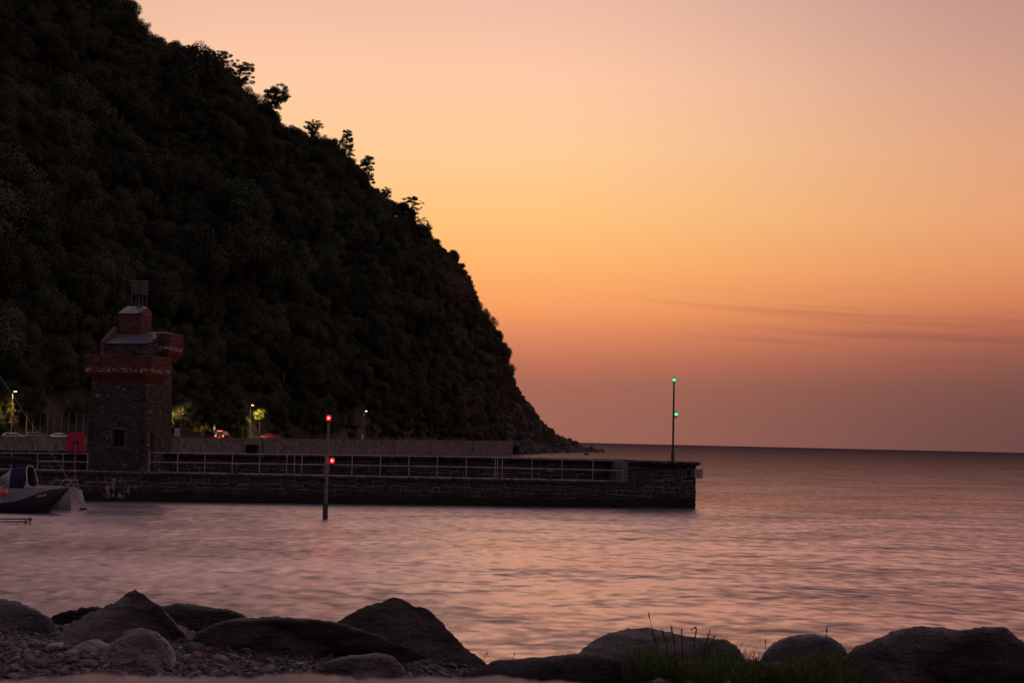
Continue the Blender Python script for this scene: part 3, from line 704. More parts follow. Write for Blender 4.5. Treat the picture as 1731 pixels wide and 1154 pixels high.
def stone_variants(n, seed):
    """block with a rough, inset, uneven front; unit size, front towards -Y at y=0, body to y=1"""
    g = random.Random(seed); out = []
    for k in range(n):
        j = lambda a: g.uniform(-a, a)
        B = [(-.5 + j(.04), .0, -.5 + j(.05)), (.5 + j(.04), .0, -.5 + j(.05)), (.5 + j(.04), .0, .5 + j(.05)), (-.5 + j(.04), .0, .5 + j(.05))]
        Bk = [(x, 1.0, z) for x, y, z in B]
        I = [(x * (.78 + j(.06)), -.55 + j(.25), z * (.66 + j(.1))) for x, y, z in B]
        m0 = [((B[i][0] + B[(i + 1) % 4][0]) / 2 + j(.03), 0.0, (B[i][2] + B[(i + 1) % 4][2]) / 2 + j(.04)) for i in range(4)]
        v = B + Bk + I; f = [(0, 1, 9, 8), (1, 2, 10, 9), (2, 3, 11, 10), (3, 0, 8, 11), (8, 9, 10, 11), (1, 0, 4, 5), (2, 1, 5, 6), (3, 2, 6, 7), (0, 3, 7, 4)]
        out.append((np.array(v, float), np.array(f)))
    return out
STV = stone_variants(8, 5)
def courses(s0, s1, z0f, z1f, hh, ww, g, gap=0.045):
    """irregular rubble courses between two height functions: list of (s, z, w, h)"""
    out = []; n = max(1, round((z1f((s0 + s1) / 2) - z0f((s0 + s1) / 2)) / hh)); cuts = [0.0] + [(i + g.uniform(-.18, .18)) / n for i in range(1, n)] + [1.0]
    for i in range(n):
        s = s0 - g.random() * ww * 0.4
        while s < s1:
            w = ww * g.uniform(0.5, 1.6); a, b = max(s, s0), min(s + w, s1); s += w
            if b - a < 0.06: continue
            c = (a + b) / 2; za, zb = z0f(c), z1f(c); wv = lambda q: 0 if q in (0, n) else .16 / n * (math.sin(c * 1.7 + q * 2.1) + g.uniform(-.6, .6))
            y0 = za + (zb - za) * (cuts[i] + wv(i)); y1 = za + (zb - za) * (cuts[i + 1] + wv(i + 1))
            if g.random() < 0.28 and (y1 - y0) > 0.17:      # two thin stones instead of one
                m = y0 + (y1 - y0) * g.uniform(.4, .6)
                out.append((c, (y0 + m) / 2, b - a - gap, m - y0 - gap)); out.append((c, (y1 + m) / 2, b - a - gap, y1 - m - gap))
            else: out.append((c, (y0 + y1) / 2 + g.uniform(-.03, .03) * (y1 - y0), b - a - gap * g.uniform(.5, 2.2), (y1 - y0 - gap) * g.uniform(.78, 1.08)))
    return out
def make_pier():
    e = thing('stone_pier', 'long low dark rubble stone pier crossing the water with a walkway behind railings', 'pier', (PL.x, PL.y, 0), PANG)
    g = random.Random(12)
    mb = MB(); N = 30       # core (mortar) in segments so the walkway can rise towards the end
    def run(s0, s1, d0, d1, zf0, zf1, n=12):
        for i in range(n):
            a = s0 + (s1 - s0) * i / n; b = s0 + (s1 - s0) * (i + 1) / n
            mb.hexa([(a, d0, zf0(a)), (b, d0, zf0(b)), (a, d1, zf0(a)), (b, d1, zf0(b)), (a, d0, zf1(a)), (b, d0, zf1(b)), (a, d1, zf1(a)), (b, d1, zf1(b))])
    low = lambda s: -1.5
    run(S_L, S_BLK, 0.0, DW + 0.1, low, lambda s: deck_z(s) - 0.06); run(S_L, S_BLK, DW + 0.1, DW + 1.1, low, lambda s: par_z(s) - 0.12)
    run(S_BLK, S_END - 0.05, 0.02, DW + 1.1, low, lambda s: blk_z(s) - 0.1, 3)
    run(S_L, psz(330, 800)[0], DW + 1.1, DW + 4.2, low, lambda s: deck_z(s) + 0.25, 3)
    mb.build('core', MORTAR, e)
    mb = MB(); run(S_L, S_BLK, 0.22, DW + 0.05, lambda s: deck_z(s) - 0.06, lambda s: deck_z(s), 20); mb.build('walkway', DECK, e)
    # stones: harbour face, parapet face, end block face and end
    st = []      # (s, d, z, w, h, rot)
    for c in courses(S_L, S_BLK, lambda s: -0.25, lambda s: deck_z(s) - 0.2, 0.27, 0.55, g): st.append((*c, 0.0, 0))
    for c in courses(S_L, S_BLK, lambda s: deck_z(s), lambda s: par_z(s) - 0.18, 0.26, 0.5, g): st.append((*c, DW + 0.1, 0))
    for c in courses(S_BLK + 0.02, S_END, lambda s: -0.25, lambda s: blk_z(s) - 0.2, 0.31, 0.5, g): st.append((*c, 0.02, 0))
    for c in courses(0.05, DW + 1.0, lambda s: -0.25, lambda s: blk_z(S_END) - 0.2, 0.31, 0.5, g): st.append((*c, 0, 1))
    me = [np_mesh('stone', v, f) for v, f in STV]
    for m in me: m.materials.append(STONE)
    vis = []
    for i, q in enumerate(st):
        s, z, w, h, d, end = q
        px = project((PL.x + PDIR.x * s + PNRM.x * d, PL.y + PDIR.y * s + PNRM.y * d, z))
        inview = 0 if (end or not (-5 < px[0] < 1190) or z < 0.0 or (d > 1 and px[0] < 255)) else 1
        vis.append((inview * w * h, i))
    vis.sort(reverse=True); big = set(i for _, i in vis[:292]); rest = []
    for i, (s, z, w, h, d, end) in enumerate(st):
        if i in big:
            o = mesh_obj('stone', me[i % 8], None, e); o.location = (s, d - 0.005, z); o.scale = (w, g.uniform(.05, .10), h); o.rotation_euler = (0, g.uniform(-.07, .07), 0)
        else: rest.append((s, z, w, h, d, end))
    pos = np.array([((S_END - 0.05, s, z) if end else (s, d - 0.005, z)) for s, z, w, h, d, end in rest]); scl = np.array([(w, g.uniform(.05, .10), h) for s, z, w, h, d, end in rest])
    eul = np.array([(0, 0, math.pi / 2 if end else 0) for *_, end in rest])
    o = mesh_obj('rubble', scatter_join(STV, pos, scl, eul, np.arange(len(rest)) % 8, False, 'rubble'), STONE, e); tag(o, kind='stuff')
    # copings of small stones set on edge
    pos, scl = [], []
    def cope(s0, s1, zf, d, w0, dep, hgt):
        s = s0
        while s < s1:
            w = g.uniform(.7, 1.4) * w0; pos.append((s + w / 2, d, zf(s) - hgt / 2 + g.uniform(-.025, .03))); scl.append((w - .02, dep * g.uniform(.9, 1.05), hgt)); s += w
    cope(S_L, S_BLK, lambda s: deck_z(s) + 0.0, -0.03, 0.14, 0.26, 0.2); cope(S_L, S_BLK, par_z, DW + 0.04, 0.16, 1.05, 0.2); cope(S_BLK, S_END, blk_z, -0.02, 0.2, 1.0, 0.22)
    for k in range(1, 4): cope(S_BLK, S_END, blk_z, k * 1.0, 0.2, 1.0, 0.22)
    n = len(pos); o = mesh_obj('coping', scatter_join(STV, np.array(pos), np.array(scl), np.zeros((n, 3)), np.arange(n) % 8, False, 'coping'), STONE, e); tag(o, kind='stuff')
    return e
make_pier()

# railings
RAIL = mat('galvanised_rail', (0.33, 0.33, 0.36), rough=0.45, metal=0.6, col2=(0.24, 0.23, 0.24), vscale=3)
def railing(label, posts, extra=()):
    s0 = psz(posts[0][0], posts[0][1])[0]
    e = thing('pier_railing', label, 'railing', (PL.x, PL.y, 0), PANG)
    d = 0.12; P = []
    for px, yt, yb in posts:
        sb, zb = psz(px - 0.5, yb, d); s, zt = psz(px, yt, d); P.append((sb, s, zt)); zb = deck_z(sb)
        mb = MB(); mb.cyl((sb, d, zb - 0.02), (sb, d, zt), 0.028, n=8); mb.cyl((sb, d, zb), (sb, d, zb + 0.03), 0.07, n=8); mb.build('post', RAIL, e, True)
    for f in (1.0, 0.53):
        mb = MB(); pts = [(sb, d, deck_z(sb) + (zt - deck_z(sb)) * f) for sb, s, zt in P]; mb.tube(pts, 0.03, 8); mb.build('top_rail' if f == 1 else 'middle_rail', RAIL, e, True)
    return e
rp = [(252, 765, 797), (300, 765.5, 798.3), (346, 766, 799.6), (392.5, 766.5, 800.7), (438.5, 767.2, 801.6), (484.5, 767.6, 802.4), (497.5, 767.8, 802.6), (510, 768, 802.8), (549.5, 768.6, 803.4), (595, 769.2, 804.2),
      (643, 770, 805), (691, 770.4, 805.8), (739, 771, 806.8), (788, 772, 807.8), (837, 773, 808.6), (841, 773.1, 808.8), (849, 773.3, 809), (899, 774.8, 810), (950, 776, 811.4), (1002, 777.4, 812.8), (1053, 779, 814)]
railing('long grey tubular railing along the pier right of the tower', rp)
railing('short grey tubular railing along the pier left of the tower', [(-70, 765.5, 795), (-26, 765.5, 795.3), (19, 765.6, 795.6), (63, 766, 796), (106, 766.4, 796.4), (148, 766.8, 796.8)])

def bollard(px, py, h, label):
    s, z = psz(px, py, 0.5); z = deck_z(s); p = Vector((PL.x, PL.y)) + PDIR * s + PNRM * 0.5
    e = thing('mooring_bollard', label, 'bollard', (p.x, p.y, z), group='bollards on the pier')
    MB().lathe([(0.16, 0), (0.16, 0.04), (0.1, 0.08), (0.09, h * 0.75), (0.14, h * 0.82), (0.15, h * 0.93), (0.1, h), (0.02, h + 0.015)], n=14).build('body', mat('cast_iron', (0.03, 0.03, 0.032), rough=0.6, metal=0.3), e, True)
    MB().lathe([(0.152, h * 0.84), (0.158, h * 0.86), (0.158, h * 0.9), (0.152, h * 0.92)], n=14).build('band', mat('worn_band', (0.3, 0.28, 0.27), rough=0.6), e, True)
bollard(929, 811, 0.62, 'black iron mooring bollard on the pier walkway near its seaward end')
bollard(398, 801, 0.6, 'black iron mooring bollard on the pier walkway near the tower')

# ------------------------------------------------------------------ tower
TROT = R(-12.8)
TS, TD_ = None, None
def make_tower():
    c = at(243.2, 803, 85.9)           # front right corner at the foot
    rx = Vector((math.cos(TROT), math.sin(TROT))); ry = Vector((-math.sin(TROT), math.cos(TROT)))
    HB, HT, ZT = 1.80, 1.63, 6.45
    base = Vector((c.x, c.y)) - rx * HB + ry * HB; z0 = 1.42
    e = thing('stone_tower', 'old square rubble stone tower with red brick balconies on the pier', 'tower', (base.x, base.y, z0), TROT)
    hw = lambda z: HB + (HT - HB) * min(1, max(0, z / 5.4))
    g = random.Random(77)
    TST = mat('tower_stone', (0.040, 0.036, 0.035), rough=0.9, spec=0.25, bump=0.6, bscale=9); attr_colour(TST, [(0, (0.022, 0.019, 0.018)), (0.6, (0.050, 0.043, 0.041)), (0.97, (0.09, 0.078, 0.074)), (1.0, (0.24, 0.22, 0.21))])
    TMO = mat('tower_mortar', (0.095, 0.084, 0.078), rough=0.95, col2=(0.085, 0.074, 0.07), vscale=3, bump=0.5, bscale=14)
    def frame(side):
        """side 0 front(-y) 1 right(+x) 2 back 3 left; returns map (u,z,n)->local, u metres along face, n outward"""
        a = side * math.pi / 2; ca, sa = math.cos(a), math.sin(a)
        def M(u, z, n, h=None):
            hh = hw(z) if h is None else h; k = u * hh / HB if h is None else u
            x, y = k, -(hh + n); return (x * ca - y * sa, x * sa + y * ca, z)
        return M
    def face(mbw, M, u0, u1, za, zb, holes, th=0.35, h=None):
        """wall slab split around rectangular holes"""
        us = sorted({u0, u1, *[x for hl in holes for x in hl[:2]]}); zs = sorted({za, zb, *[x for hl in holes for x in hl[2:]]})
        for i in range(len(us) - 1):
            for j in range(len(zs) - 1):
                cu, cz = (us[i] + us[i + 1]) / 2, (zs[j] + zs[j + 1]) / 2
                if any(hl[0] < cu < hl[1] and hl[2] < cz < hl[3] for hl in holes): continue
                n = 1 if zs[j + 1] - zs[j] < 2 else 3
                for q in range(n):
                    z1 = zs[j] + (zs[j + 1] - zs[j]) * q / n; z2 = zs[j] + (zs[j + 1] - zs[j]) * (q + 1) / n
                    mbw.hexa([M(us[i], z1, 0, h), M(us[i + 1], z1, 0, h), M(us[i], z1, -th, h), M(us[i + 1], z1, -th, h), M(us[i], z2, 0, h), M(us[i + 1], z2, 0, h), M(us[i], z2, -th, h), M(us[i + 1], z2, -th, h)])
    # front: one square window opening, right: doorway and slit
    def fu(px, py, side):      # pixel -> (u, z) on the plane of a face
        a = TROT + side * math.pi / 2; nrm = Vector((math.sin(a), -math.cos(a))); r = ray(px, py); org = base + nrm * 1.75
        k = org.dot(nrm) / Vector((r.x, r.y)).dot(nrm); q = Vector((r.x, r.y)) * k - base
        return q.dot(Vector((math.cos(a), math.sin(a)))), CAMH + r.z * k - z0
    w0 = fu(187.5, 755, 0); w1 = fu(210.5, 726, 0); d0 = fu(251.5, 790, 1); d1 = fu(262.5, 731, 1); l0 = fu(270.8, 679, 1); l1 = fu(276.2, 664.5, 1)
    FH = [(w0[0], w1[0], w0[1], w1[1])]; RH = [(max(d0[0], -HB + .3), d1[0], -0.4, d1[1]), (l0[0], l1[0], l0[1], l1[1])]
    walls = ((0, FH), (1, RH), (2, []), (3, []))
    mbw = MB(); pos = []; V = []; F = []; A = []; off = 0
    for side, holes in walls:
        M = frame(side); face(mbw, M, -HB, HB, -0.5, ZT, holes)
        for (s, z, w, h) in courses(-HB, HB, lambda s: -0.5, lambda s: ZT, 0.125, 0.22, g, 0.02):
            if any(hl[0] - w / 2 < s < hl[1] + w / 2 and hl[2] - h / 2 < z < hl[3] + h / 2 for hl in holes): continue
            v, f = STV[g.randrange(8)]; dep = g.uniform(.03, .075)
            V += [M(s + x * w, z + zz * h, -y * dep if y <= 0 else -0.03) for x, y, zz in v]; F.append(f + off); off += len(v); A += [g.random()] * len(v)
        # quoins at both edges, lintels over openings
    mbw.build('wall', TMO, e)
    me = np_mesh('stonework', V, np.concatenate(F)); attr(me, 'rnd', A); tag(mesh_obj('stonework', me, TST, e), kind='stuff')
    IN = mat('tower_inside', (0.03, 0.028, 0.027), rough=1.0)
    MB().box(-1.2, 1.2, -1.2, 1.2, -0.5, ZT - 0.1).build('dark_interior', IN, e)
    # window: frame of boards set deep in the opening; door: planks
    WD = mat('dark_painted_wood', (0.02, 0.02, 0.022), rough=0.7)
    M = frame(0); mb = MB(); a, b, za, zb = FH[0]
    for (u0, u1, v0, v1) in ((a, a + .06, za, zb), (b - .06, b, za, zb), (a + .06, b - .06, za, za + .06), (a + .06, b - .06, zb - .06, zb), ((a + b) / 2 - .03, (a + b) / 2 + .03, za + .06, zb - .06)):
        mb.hexa([M(u0, v0, -.24), M(u1, v0, -.24), M(u0, v0, -.3), M(u1, v0, -.3), M(u0, v1, -.24), M(u1, v1, -.24), M(u0, v1, -.3), M(u1, v1, -.3)])
    wf = mb.build('window', WD, e)
    mb = MB(); mb.hexa([M(a + .06, za + .06, -.27), M(b - .06, za + .06, -.27), M(a + .06, za + .06, -.275), M(b - .06, za + .06, -.275), M(a + .06, zb - .06, -.27), M(b - .06, zb - .06, -.27), M(a + .06, zb - .06, -.275), M(b - .06, zb - .06, -.275)])
    mb.build('pane', mat('dark_glass', (0.006, 0.006, 0.007), rough=0.6, spec=0.1), wf)
    M = frame(1); a, b, za, zb = RH[0]; mb = MB()
    n = 4
    for i in range(n):
        u0 = a + (b - a) * i / n + .006; u1 = a + (b - a) * (i + 1) / n - .006
        mb.hexa([M(u0, za, -.28), M(u1, za, -.28), M(u0, za, -.33), M(u1, za, -.33), M(u0, zb, -.28), M(u1, zb, -.28), M(u0, zb, -.33), M(u1, zb, -.33)])
    dr = mb.build('door', WD, e); mb = MB(); mb.tube([M(b - .12, za + 1.0, -.27), M(b - .12, za + 1.0, -.2), M(b - .12, za + 1.12, -.2)], .015, 6); mb.build('handle', RAIL, dr)
    # brick
    BR = mat('red_brick', (0.30, 0.072, 0.045), rough=0.9, spec=0.2); attr_colour(BR, [(0, (0.055, 0.025, 0.021)), (0.5, (0.108, 0.044, 0.034)), (1.0, (0.165, 0.070, 0.054))])
    t, b_ = nodes_of(BR); src = b_.inputs['Base Color'].links[0].from_socket; at_ = t.nodes.new('ShaderNodeAttribute'); at_.attribute_name = 'salt'
    nzz = t.nodes.new('ShaderNodeTexNoise'); nzz.inputs['Scale'].default_value = 5.5; nzz.inputs['Detail'].default_value = 4; tcn = t.nodes.new('ShaderNodeTexCoord'); t.links.new(tcn.outputs['Object'], nzz.inputs['Vector'])
    mm = t.nodes.new('ShaderNodeMath'); mm.operation = 'MULTIPLY'; mr = t.nodes.new('ShaderNodeMapRange'); mr.inputs[1].default_value = 0.45; mr.inputs[2].default_value = 0.6
    t.links.new(nzz.outputs[0], mr.inputs[0]); t.links.new(mr.outputs[0], mm.inputs[0]); t.links.new(at_.outputs['Fac'], mm.inputs[1])
    mx = t.nodes.new('ShaderNodeMix'); mx.data_type = 'RGBA'; mx.inputs[7].default_value = (0.42, 0.34, 0.32, 1); t.links.new(mm.outputs[0], mx.inputs[0]); t.links.new(src, mx.inputs[6]); t.links.new(mx.outputs[2], b_.inputs['Base Color'])
    BMO = mat('brick_mortar', (0.12, 0.065, 0.055), rough=0.95)
    def brick_box(x0, x1, y0, y1, za, zb, th, name, salt=None, topslope=None):
        """hollow parapet box of brick courses on its four outer faces; returns the part"""
        mb = MB()
        mb.box(x0, x1, y0, y0 + th, za, zb); mb.box(x0, x1, y1 - th, y1, za, zb); mb.box(x0, x0 + th, y0 + th, y1 - th, za, zb); mb.box(x1 - th, x1, y0 + th, y1 - th, za, zb)
        o = mb.build(name, BMO, e); V = []; F = []; A = []; SL = []; off = 0
        n = round((zb - za) / 0.075)
        for ang, L, cx, cy in ((0, x1 - x0, (x0 + x1) / 2, y0), (math.pi / 2, y1 - y0, x1, (y0 + y1) / 2), (math.pi, x1 - x0, (x0 + x1) / 2, y1), (-math.pi / 2, y1 - y0, x0, (y0 + y1) / 2)):
            ca, sa = math.cos(ang), math.sin(ang)
            for i in range(n):
                z = za + (zb - za) * (i + .5) / n; s = -L / 2 - (0.11 if i % 2 else 0.0)
                while s < L / 2:
                    a, b = max(s, -L / 2), min(s + 0.225, L / 2); s += 0.225
                    if b - a < .03: continue
                    dp = g.uniform(.006, .016); vs = []
                    for (x, y, zz) in ((a + .006, -dp, z - .03), (b - .006, -dp, z - .03), (b - .006, -dp, z + .03), (a + .006, -dp, z + .03), (a + .004, .01, z - .033), (b - .004, .01, z - .033), (b - .004, .01, z + .033), (a + .004, .01, z + .033)):
                        vs.append((cx + x * ca - y * sa, cy + x * sa + y * ca, zz))
                    V += vs; F += [[off + q for q in f] for f in ((0, 1, 2, 3), (1, 0, 4, 5), (2, 1, 5, 6), (3, 2, 6, 7), (0, 3, 7, 4))]; off += 8; A += [g.random()] * 8
                    SL += [1.0 if salt and salt[0] < z < salt[1] else 0.0] * 8
        me = np_mesh('brickwork', V, F); attr(me, 'rnd', A); attr(me, 'salt', SL); tag(mesh_obj('brickwork', me, BR, o), kind='stuff')
        return o
    def corbels(x0, x1, y0, y1, zt, zb, sides, reach):
        """rows of projecting header bricks stepping in under a balcony"""
        V = MB(); rows = 6
        for i in range(rows):
            za = zt - (zt - zb) * (i + 1) / rows; ins = reach * i / rows
            for sd in sides:
                if sd == 'f': L0, L1 = x0 + ins, x1 - ins * ('r' in sides)
                else: L0, L1 = y0 + ins, y1
                s = L0
                while s < L1 - .05:
                    if sd == 'f': V.box(s, s + .10, y0 + ins, y0 + ins + .3, za, za + (zt - zb) / rows - .008)
                    elif sd == 'r': V.box(x1 - ins - .3, x1 - ins, s, s + .10, za, za + (zt - zb) / rows - .008)
                    else: V.box(x0 + ins, x0 + ins + .3, s, s + .10, za, za + (zt - zb) / rows - .008)
                    s += .24
        o = V.build('corbel_bricks', mat('corbel_brick', (0.20, 0.05, 0.034), rough=0.9, col2=(0.13, 0.035, 0.027), vscale=6), e); tag(o, kind='stuff')
    fx0, fx1, fy0, fy1 = -1.90, 2.10, -2.03, 0.42
    bf = brick_box(fx0, fx1, fy0, fy1, 5.66, 6.60, 0.24, 'front_balcony', (5.70, 5.98))
    MB().box(fx0 - .03, fx1 + .03, fy0 - .03, fy1, 6.60, 6.66).build('coping', mat('brick_coping', (0.16, 0.06, 0.045), rough=0.9), bf)
    MB().box(fx0 + .26, fx1 - .26, fy0 + .26, fy1 - .26, 5.66, 5.8).build('floor', IN, bf)
    corbels(fx0, fx1, fy0, fy1, 5.655, 5.2, ('f', 'r', 'l'), 0.42)
    kx0, kx1, ky0, ky1 = 1.2, 2.06, 0.28, 2.10
    bb = brick_box(kx0, kx1, ky0, ky1, 7.02, 8.02, 0.22, 'rear_balcony', (7.06, 7.34))
    MB().box(kx0 - .02, kx1 + .03, ky0 - .03, ky1 + .02, 8.02, 8.07).build('coping', MATS['brick_coping'], bb)
    corbels(kx0, kx1, ky0, ky1, 7.015, 6.5, ('f', 'r'), 0.42)
    # upper stone storey
    ux0, ux1, uy0, uy1, uz = -1.22, 1.42, -1.07, 1.5, 7.42
    rise = 0.40      # roof slope
    yr = 0.66; zr = uz + (yr - uy0) * rise
    mb = MB(); mb.prism([(uy0, 5.8), (uy1, 5.8), (uy1, zr - .25), (yr, zr - .06), (uy0, uz - .06)], 'x', ux0, ux1); up = mb.build('upper_storey', TMO, e)
    V = []; F = []; A = []; off = 0
    for (s, z, w, h) in courses(ux0, ux1, lambda s: 5.9, lambda s: uz - .1, .165, .3, g, .022):
        v, f = STV[g.randrange(8)]; dp = g.uniform(.03, .07); V += [(s + x * w, uy0 + (y * dp if y <= 0 else .03), z + zz * h) for x, y, zz in v]; F.append(f + off); off += len(v); A += [g.random()] * len(v)
    for (s, z, w, h) in courses(uy0, uy1, lambda s: 5.9, lambda s: uz - .1 + max(0, min(s, yr) - uy0) * rise, .165, .3, g, .022):
        v, f = STV[g.randrange(8)]; dp = g.uniform(.03, .07); V += [(ux1 - (y * dp if y <= 0 else .03), s + x * w, z + zz * h) for x, y, zz in v]; F.append(f + off); off += len(v); A += [g.random()] * len(v)
    me = np_mesh('stonework', V, np.concatenate(F)); attr(me, 'rnd', A); tag(mesh_obj('stonework', me, TST, up), kind='stuff')
    SL = mat('roof_slate', (0.16, 0.155, 0.18), rough=0.38, spec=0.6, objrand=0.2, col2=(0.10, 0.098, 0.115), vscale=5)
    def slates(parent, x0, x1, ya, za, yb, zb, rows, cols):
        """courses of slates from the eave (ya,za) up to the ridge (yb,zb), each slate lapping the one below"""
        tl = math.hypot(yb - ya, zb - za); an = math.atan2(zb - za, yb - ya); proto = MB().box(-.5, .5, 0, 1, 0, 1); base_me = None
        for r in range(rows):
            for c2 in range(cols):
                w = (x1 - x0) / cols; sh = (w / 2 if r % 2 else 0); a = max(x0, x0 + c2 * w + sh - w / 2); b = min(x1, x0 + c2 * w + sh + w / 2)
                if b - a < .05: continue
                if base_me is None: o = proto.build('slate', SL, parent); base_me = o.data
                else: o = mesh_obj('slate', base_me, SL, parent)
                f = r / rows; o.location = ((a + b) / 2, ya + (yb - ya) * f, za + (zb - za) * f + .012 + random.uniform(0, .008)); o.scale = (b - a - .008, tl / rows * 1.25, .014); o.rotation_euler = (an - .05 + random.uniform(-.012, .012), 0, 0)
    rf = MB().prism([(uy0 - .08, uz - .05), (yr, zr - .03), (yr + .05, zr - .03), (uy1 + .05, zr - .25), (uy1 + .05, zr - .31), (yr, zr - .09), (uy0 - .08, uz - .11)], 'x', ux0 - .02, ux1 + .04).build('lower_roof', IN, e)
    slates(rf, ux0 - .02, ux1 + .04, uy0 - .09, uz - .05, yr + .02, zr - .03, 7, 9)
    # brick-coped gable on the left of the roof
    mb = MB(); mb.prism([(-1.15, 6.6), (-1.15, uz - .05), (0.35, uz + 0.92), (0.75, uz + 0.92), (0.75, 6.6)], 'x', ux0 - .26, ux0 - .05); gb = mb.build('gable_wall', TMO, e)
    an = math.atan2(0.97, 1.5); mb = MB()
    for i in range(14):
        M2 = Matrix.Translation((ux0 - .155, -1.17 + 1.52 * (i + .5) / 14, uz - .03 + .985 * (i + .5) / 14)) @ Matrix.Rotation(an, 4, 'X'); mb.box(-.14, .14, -.056, .056, -.01, .075 + g.uniform(-.01, .01), M2)
    for i in range(4): mb.box(ux0 - .295, ux0 - .015, .36 + i * .11, .46 + i * .11, uz + .93, uz + 1.0)
    mb.build('gable_coping', mat('coping_brick', (0.17, 0.055, 0.04), rough=0.9, col2=(0.11, 0.035, 0.027), vscale=7), gb)
    # thin slab roof behind
    MB().prism([(0.9, 8.14), (2.0, 8.10), (2.0, 8.17), (0.9, 8.21)], 'x', 0.32, 1.55).build('rear_slab', mat('pale_slab', (0.3, 0.28, 0.27), rough=0.8), e)
    # turret with its own little slate roof
    tx0, tx1, ty0, ty1 = -1.22, 0.14, 0.42, 1.84; tz = 9.2; tr = ty0 + 0.95; trz = tz + 0.47
    tu = brick_box(tx0, tx1, ty0, ty1, zr - .3, tz, 0.2, 'turret')
    MB().prism([(ty0 + .02, tz - .02), (tr, trz - .04), (ty1 - .02, tz + .16), (ty1 - .02, tz - .02)], 'x', tx0 + .005, tx1 - .005).build('gable', mat('gable_brick', (0.13, 0.045, 0.035), rough=0.9, col2=(0.18, 0.045, 0.03), vscale=8), tu)
    tr_o = MB().prism([(ty0 - .07, tz), (tr, trz), (ty1 + .06, tz + .2), (ty1 + .06, tz + .16), (tr, trz - .04), (ty0 - .07, tz - .04)], 'x', tx0 - .05, tx1 + .03).build('turret_roof', IN, e)
    slates(tr_o, tx0 - .05, tx1 + .03, ty0 - .08, tz + .004, tr + .02, trz + .004, 5, 5)
    for i in range(4):   # slots in the turret's seaward side
        MB().box(tx1 + .002, tx1 + .022, ty0 + .62, ty0 + .98, tz - .22 - i * .25, tz - .16 - i * .25).build('slot', IN, tu)
    # iron fire basket
    IR = mat('fire_basket_iron', (0.10, 0.095, 0.105), rough=0.6, metal=0.4)
    bx, by = -0.47, ty0 + 0.95; q = 0.36; zb, zt2 = 10.40, 11.2
    an_e = MB()
    fb = an_e.box(bx - q, bx + q, by - q, by + q, zb, zb + .035).build('fire_basket', IR, e)
    for sx2 in (-1, 1):
        for sy2 in (-1, 1):
            MB().cyl((bx + sx2 * q * .96, by + sy2 * q * .6, trz - .25), (bx + sx2 * q * .96, by + sy2 * q * .96, zt2 + .03), .022, n=6).build('corner_leg', IR, fb)
    for zz in (zb + .27, zb + .53, zt2):
        mb = MB()
        for a, b in (((-q, -q), (q, -q)), ((q, -q), (q, q)), ((q, q), (-q, q)), ((-q, q), (-q, -q))): mb.cyl((bx + a[0], by + a[1], zz), (bx + b[0], by + b[1], zz), .02, n=5)
        mb.build('hoop', IR, fb)
    for i in range(1, 7):
        u = -q + 2 * q * i / 7
        for (x, y) in ((u, -q), (u, q), (-q, u), (q, u)): MB().cyl((bx + x, by + y, zb), (bx + x, by + y, zt2 + .02), .014, n=5).build('bar', IR, fb)
    MB().cyl((bx, by, trz - .3), (bx, by, zb), .03, n=6).tube([(bx - .12, by, trz), (bx, by, trz + .16), (bx + .12, by, trz)], .05, 6).build('stem', IR, fb)
make_tower()

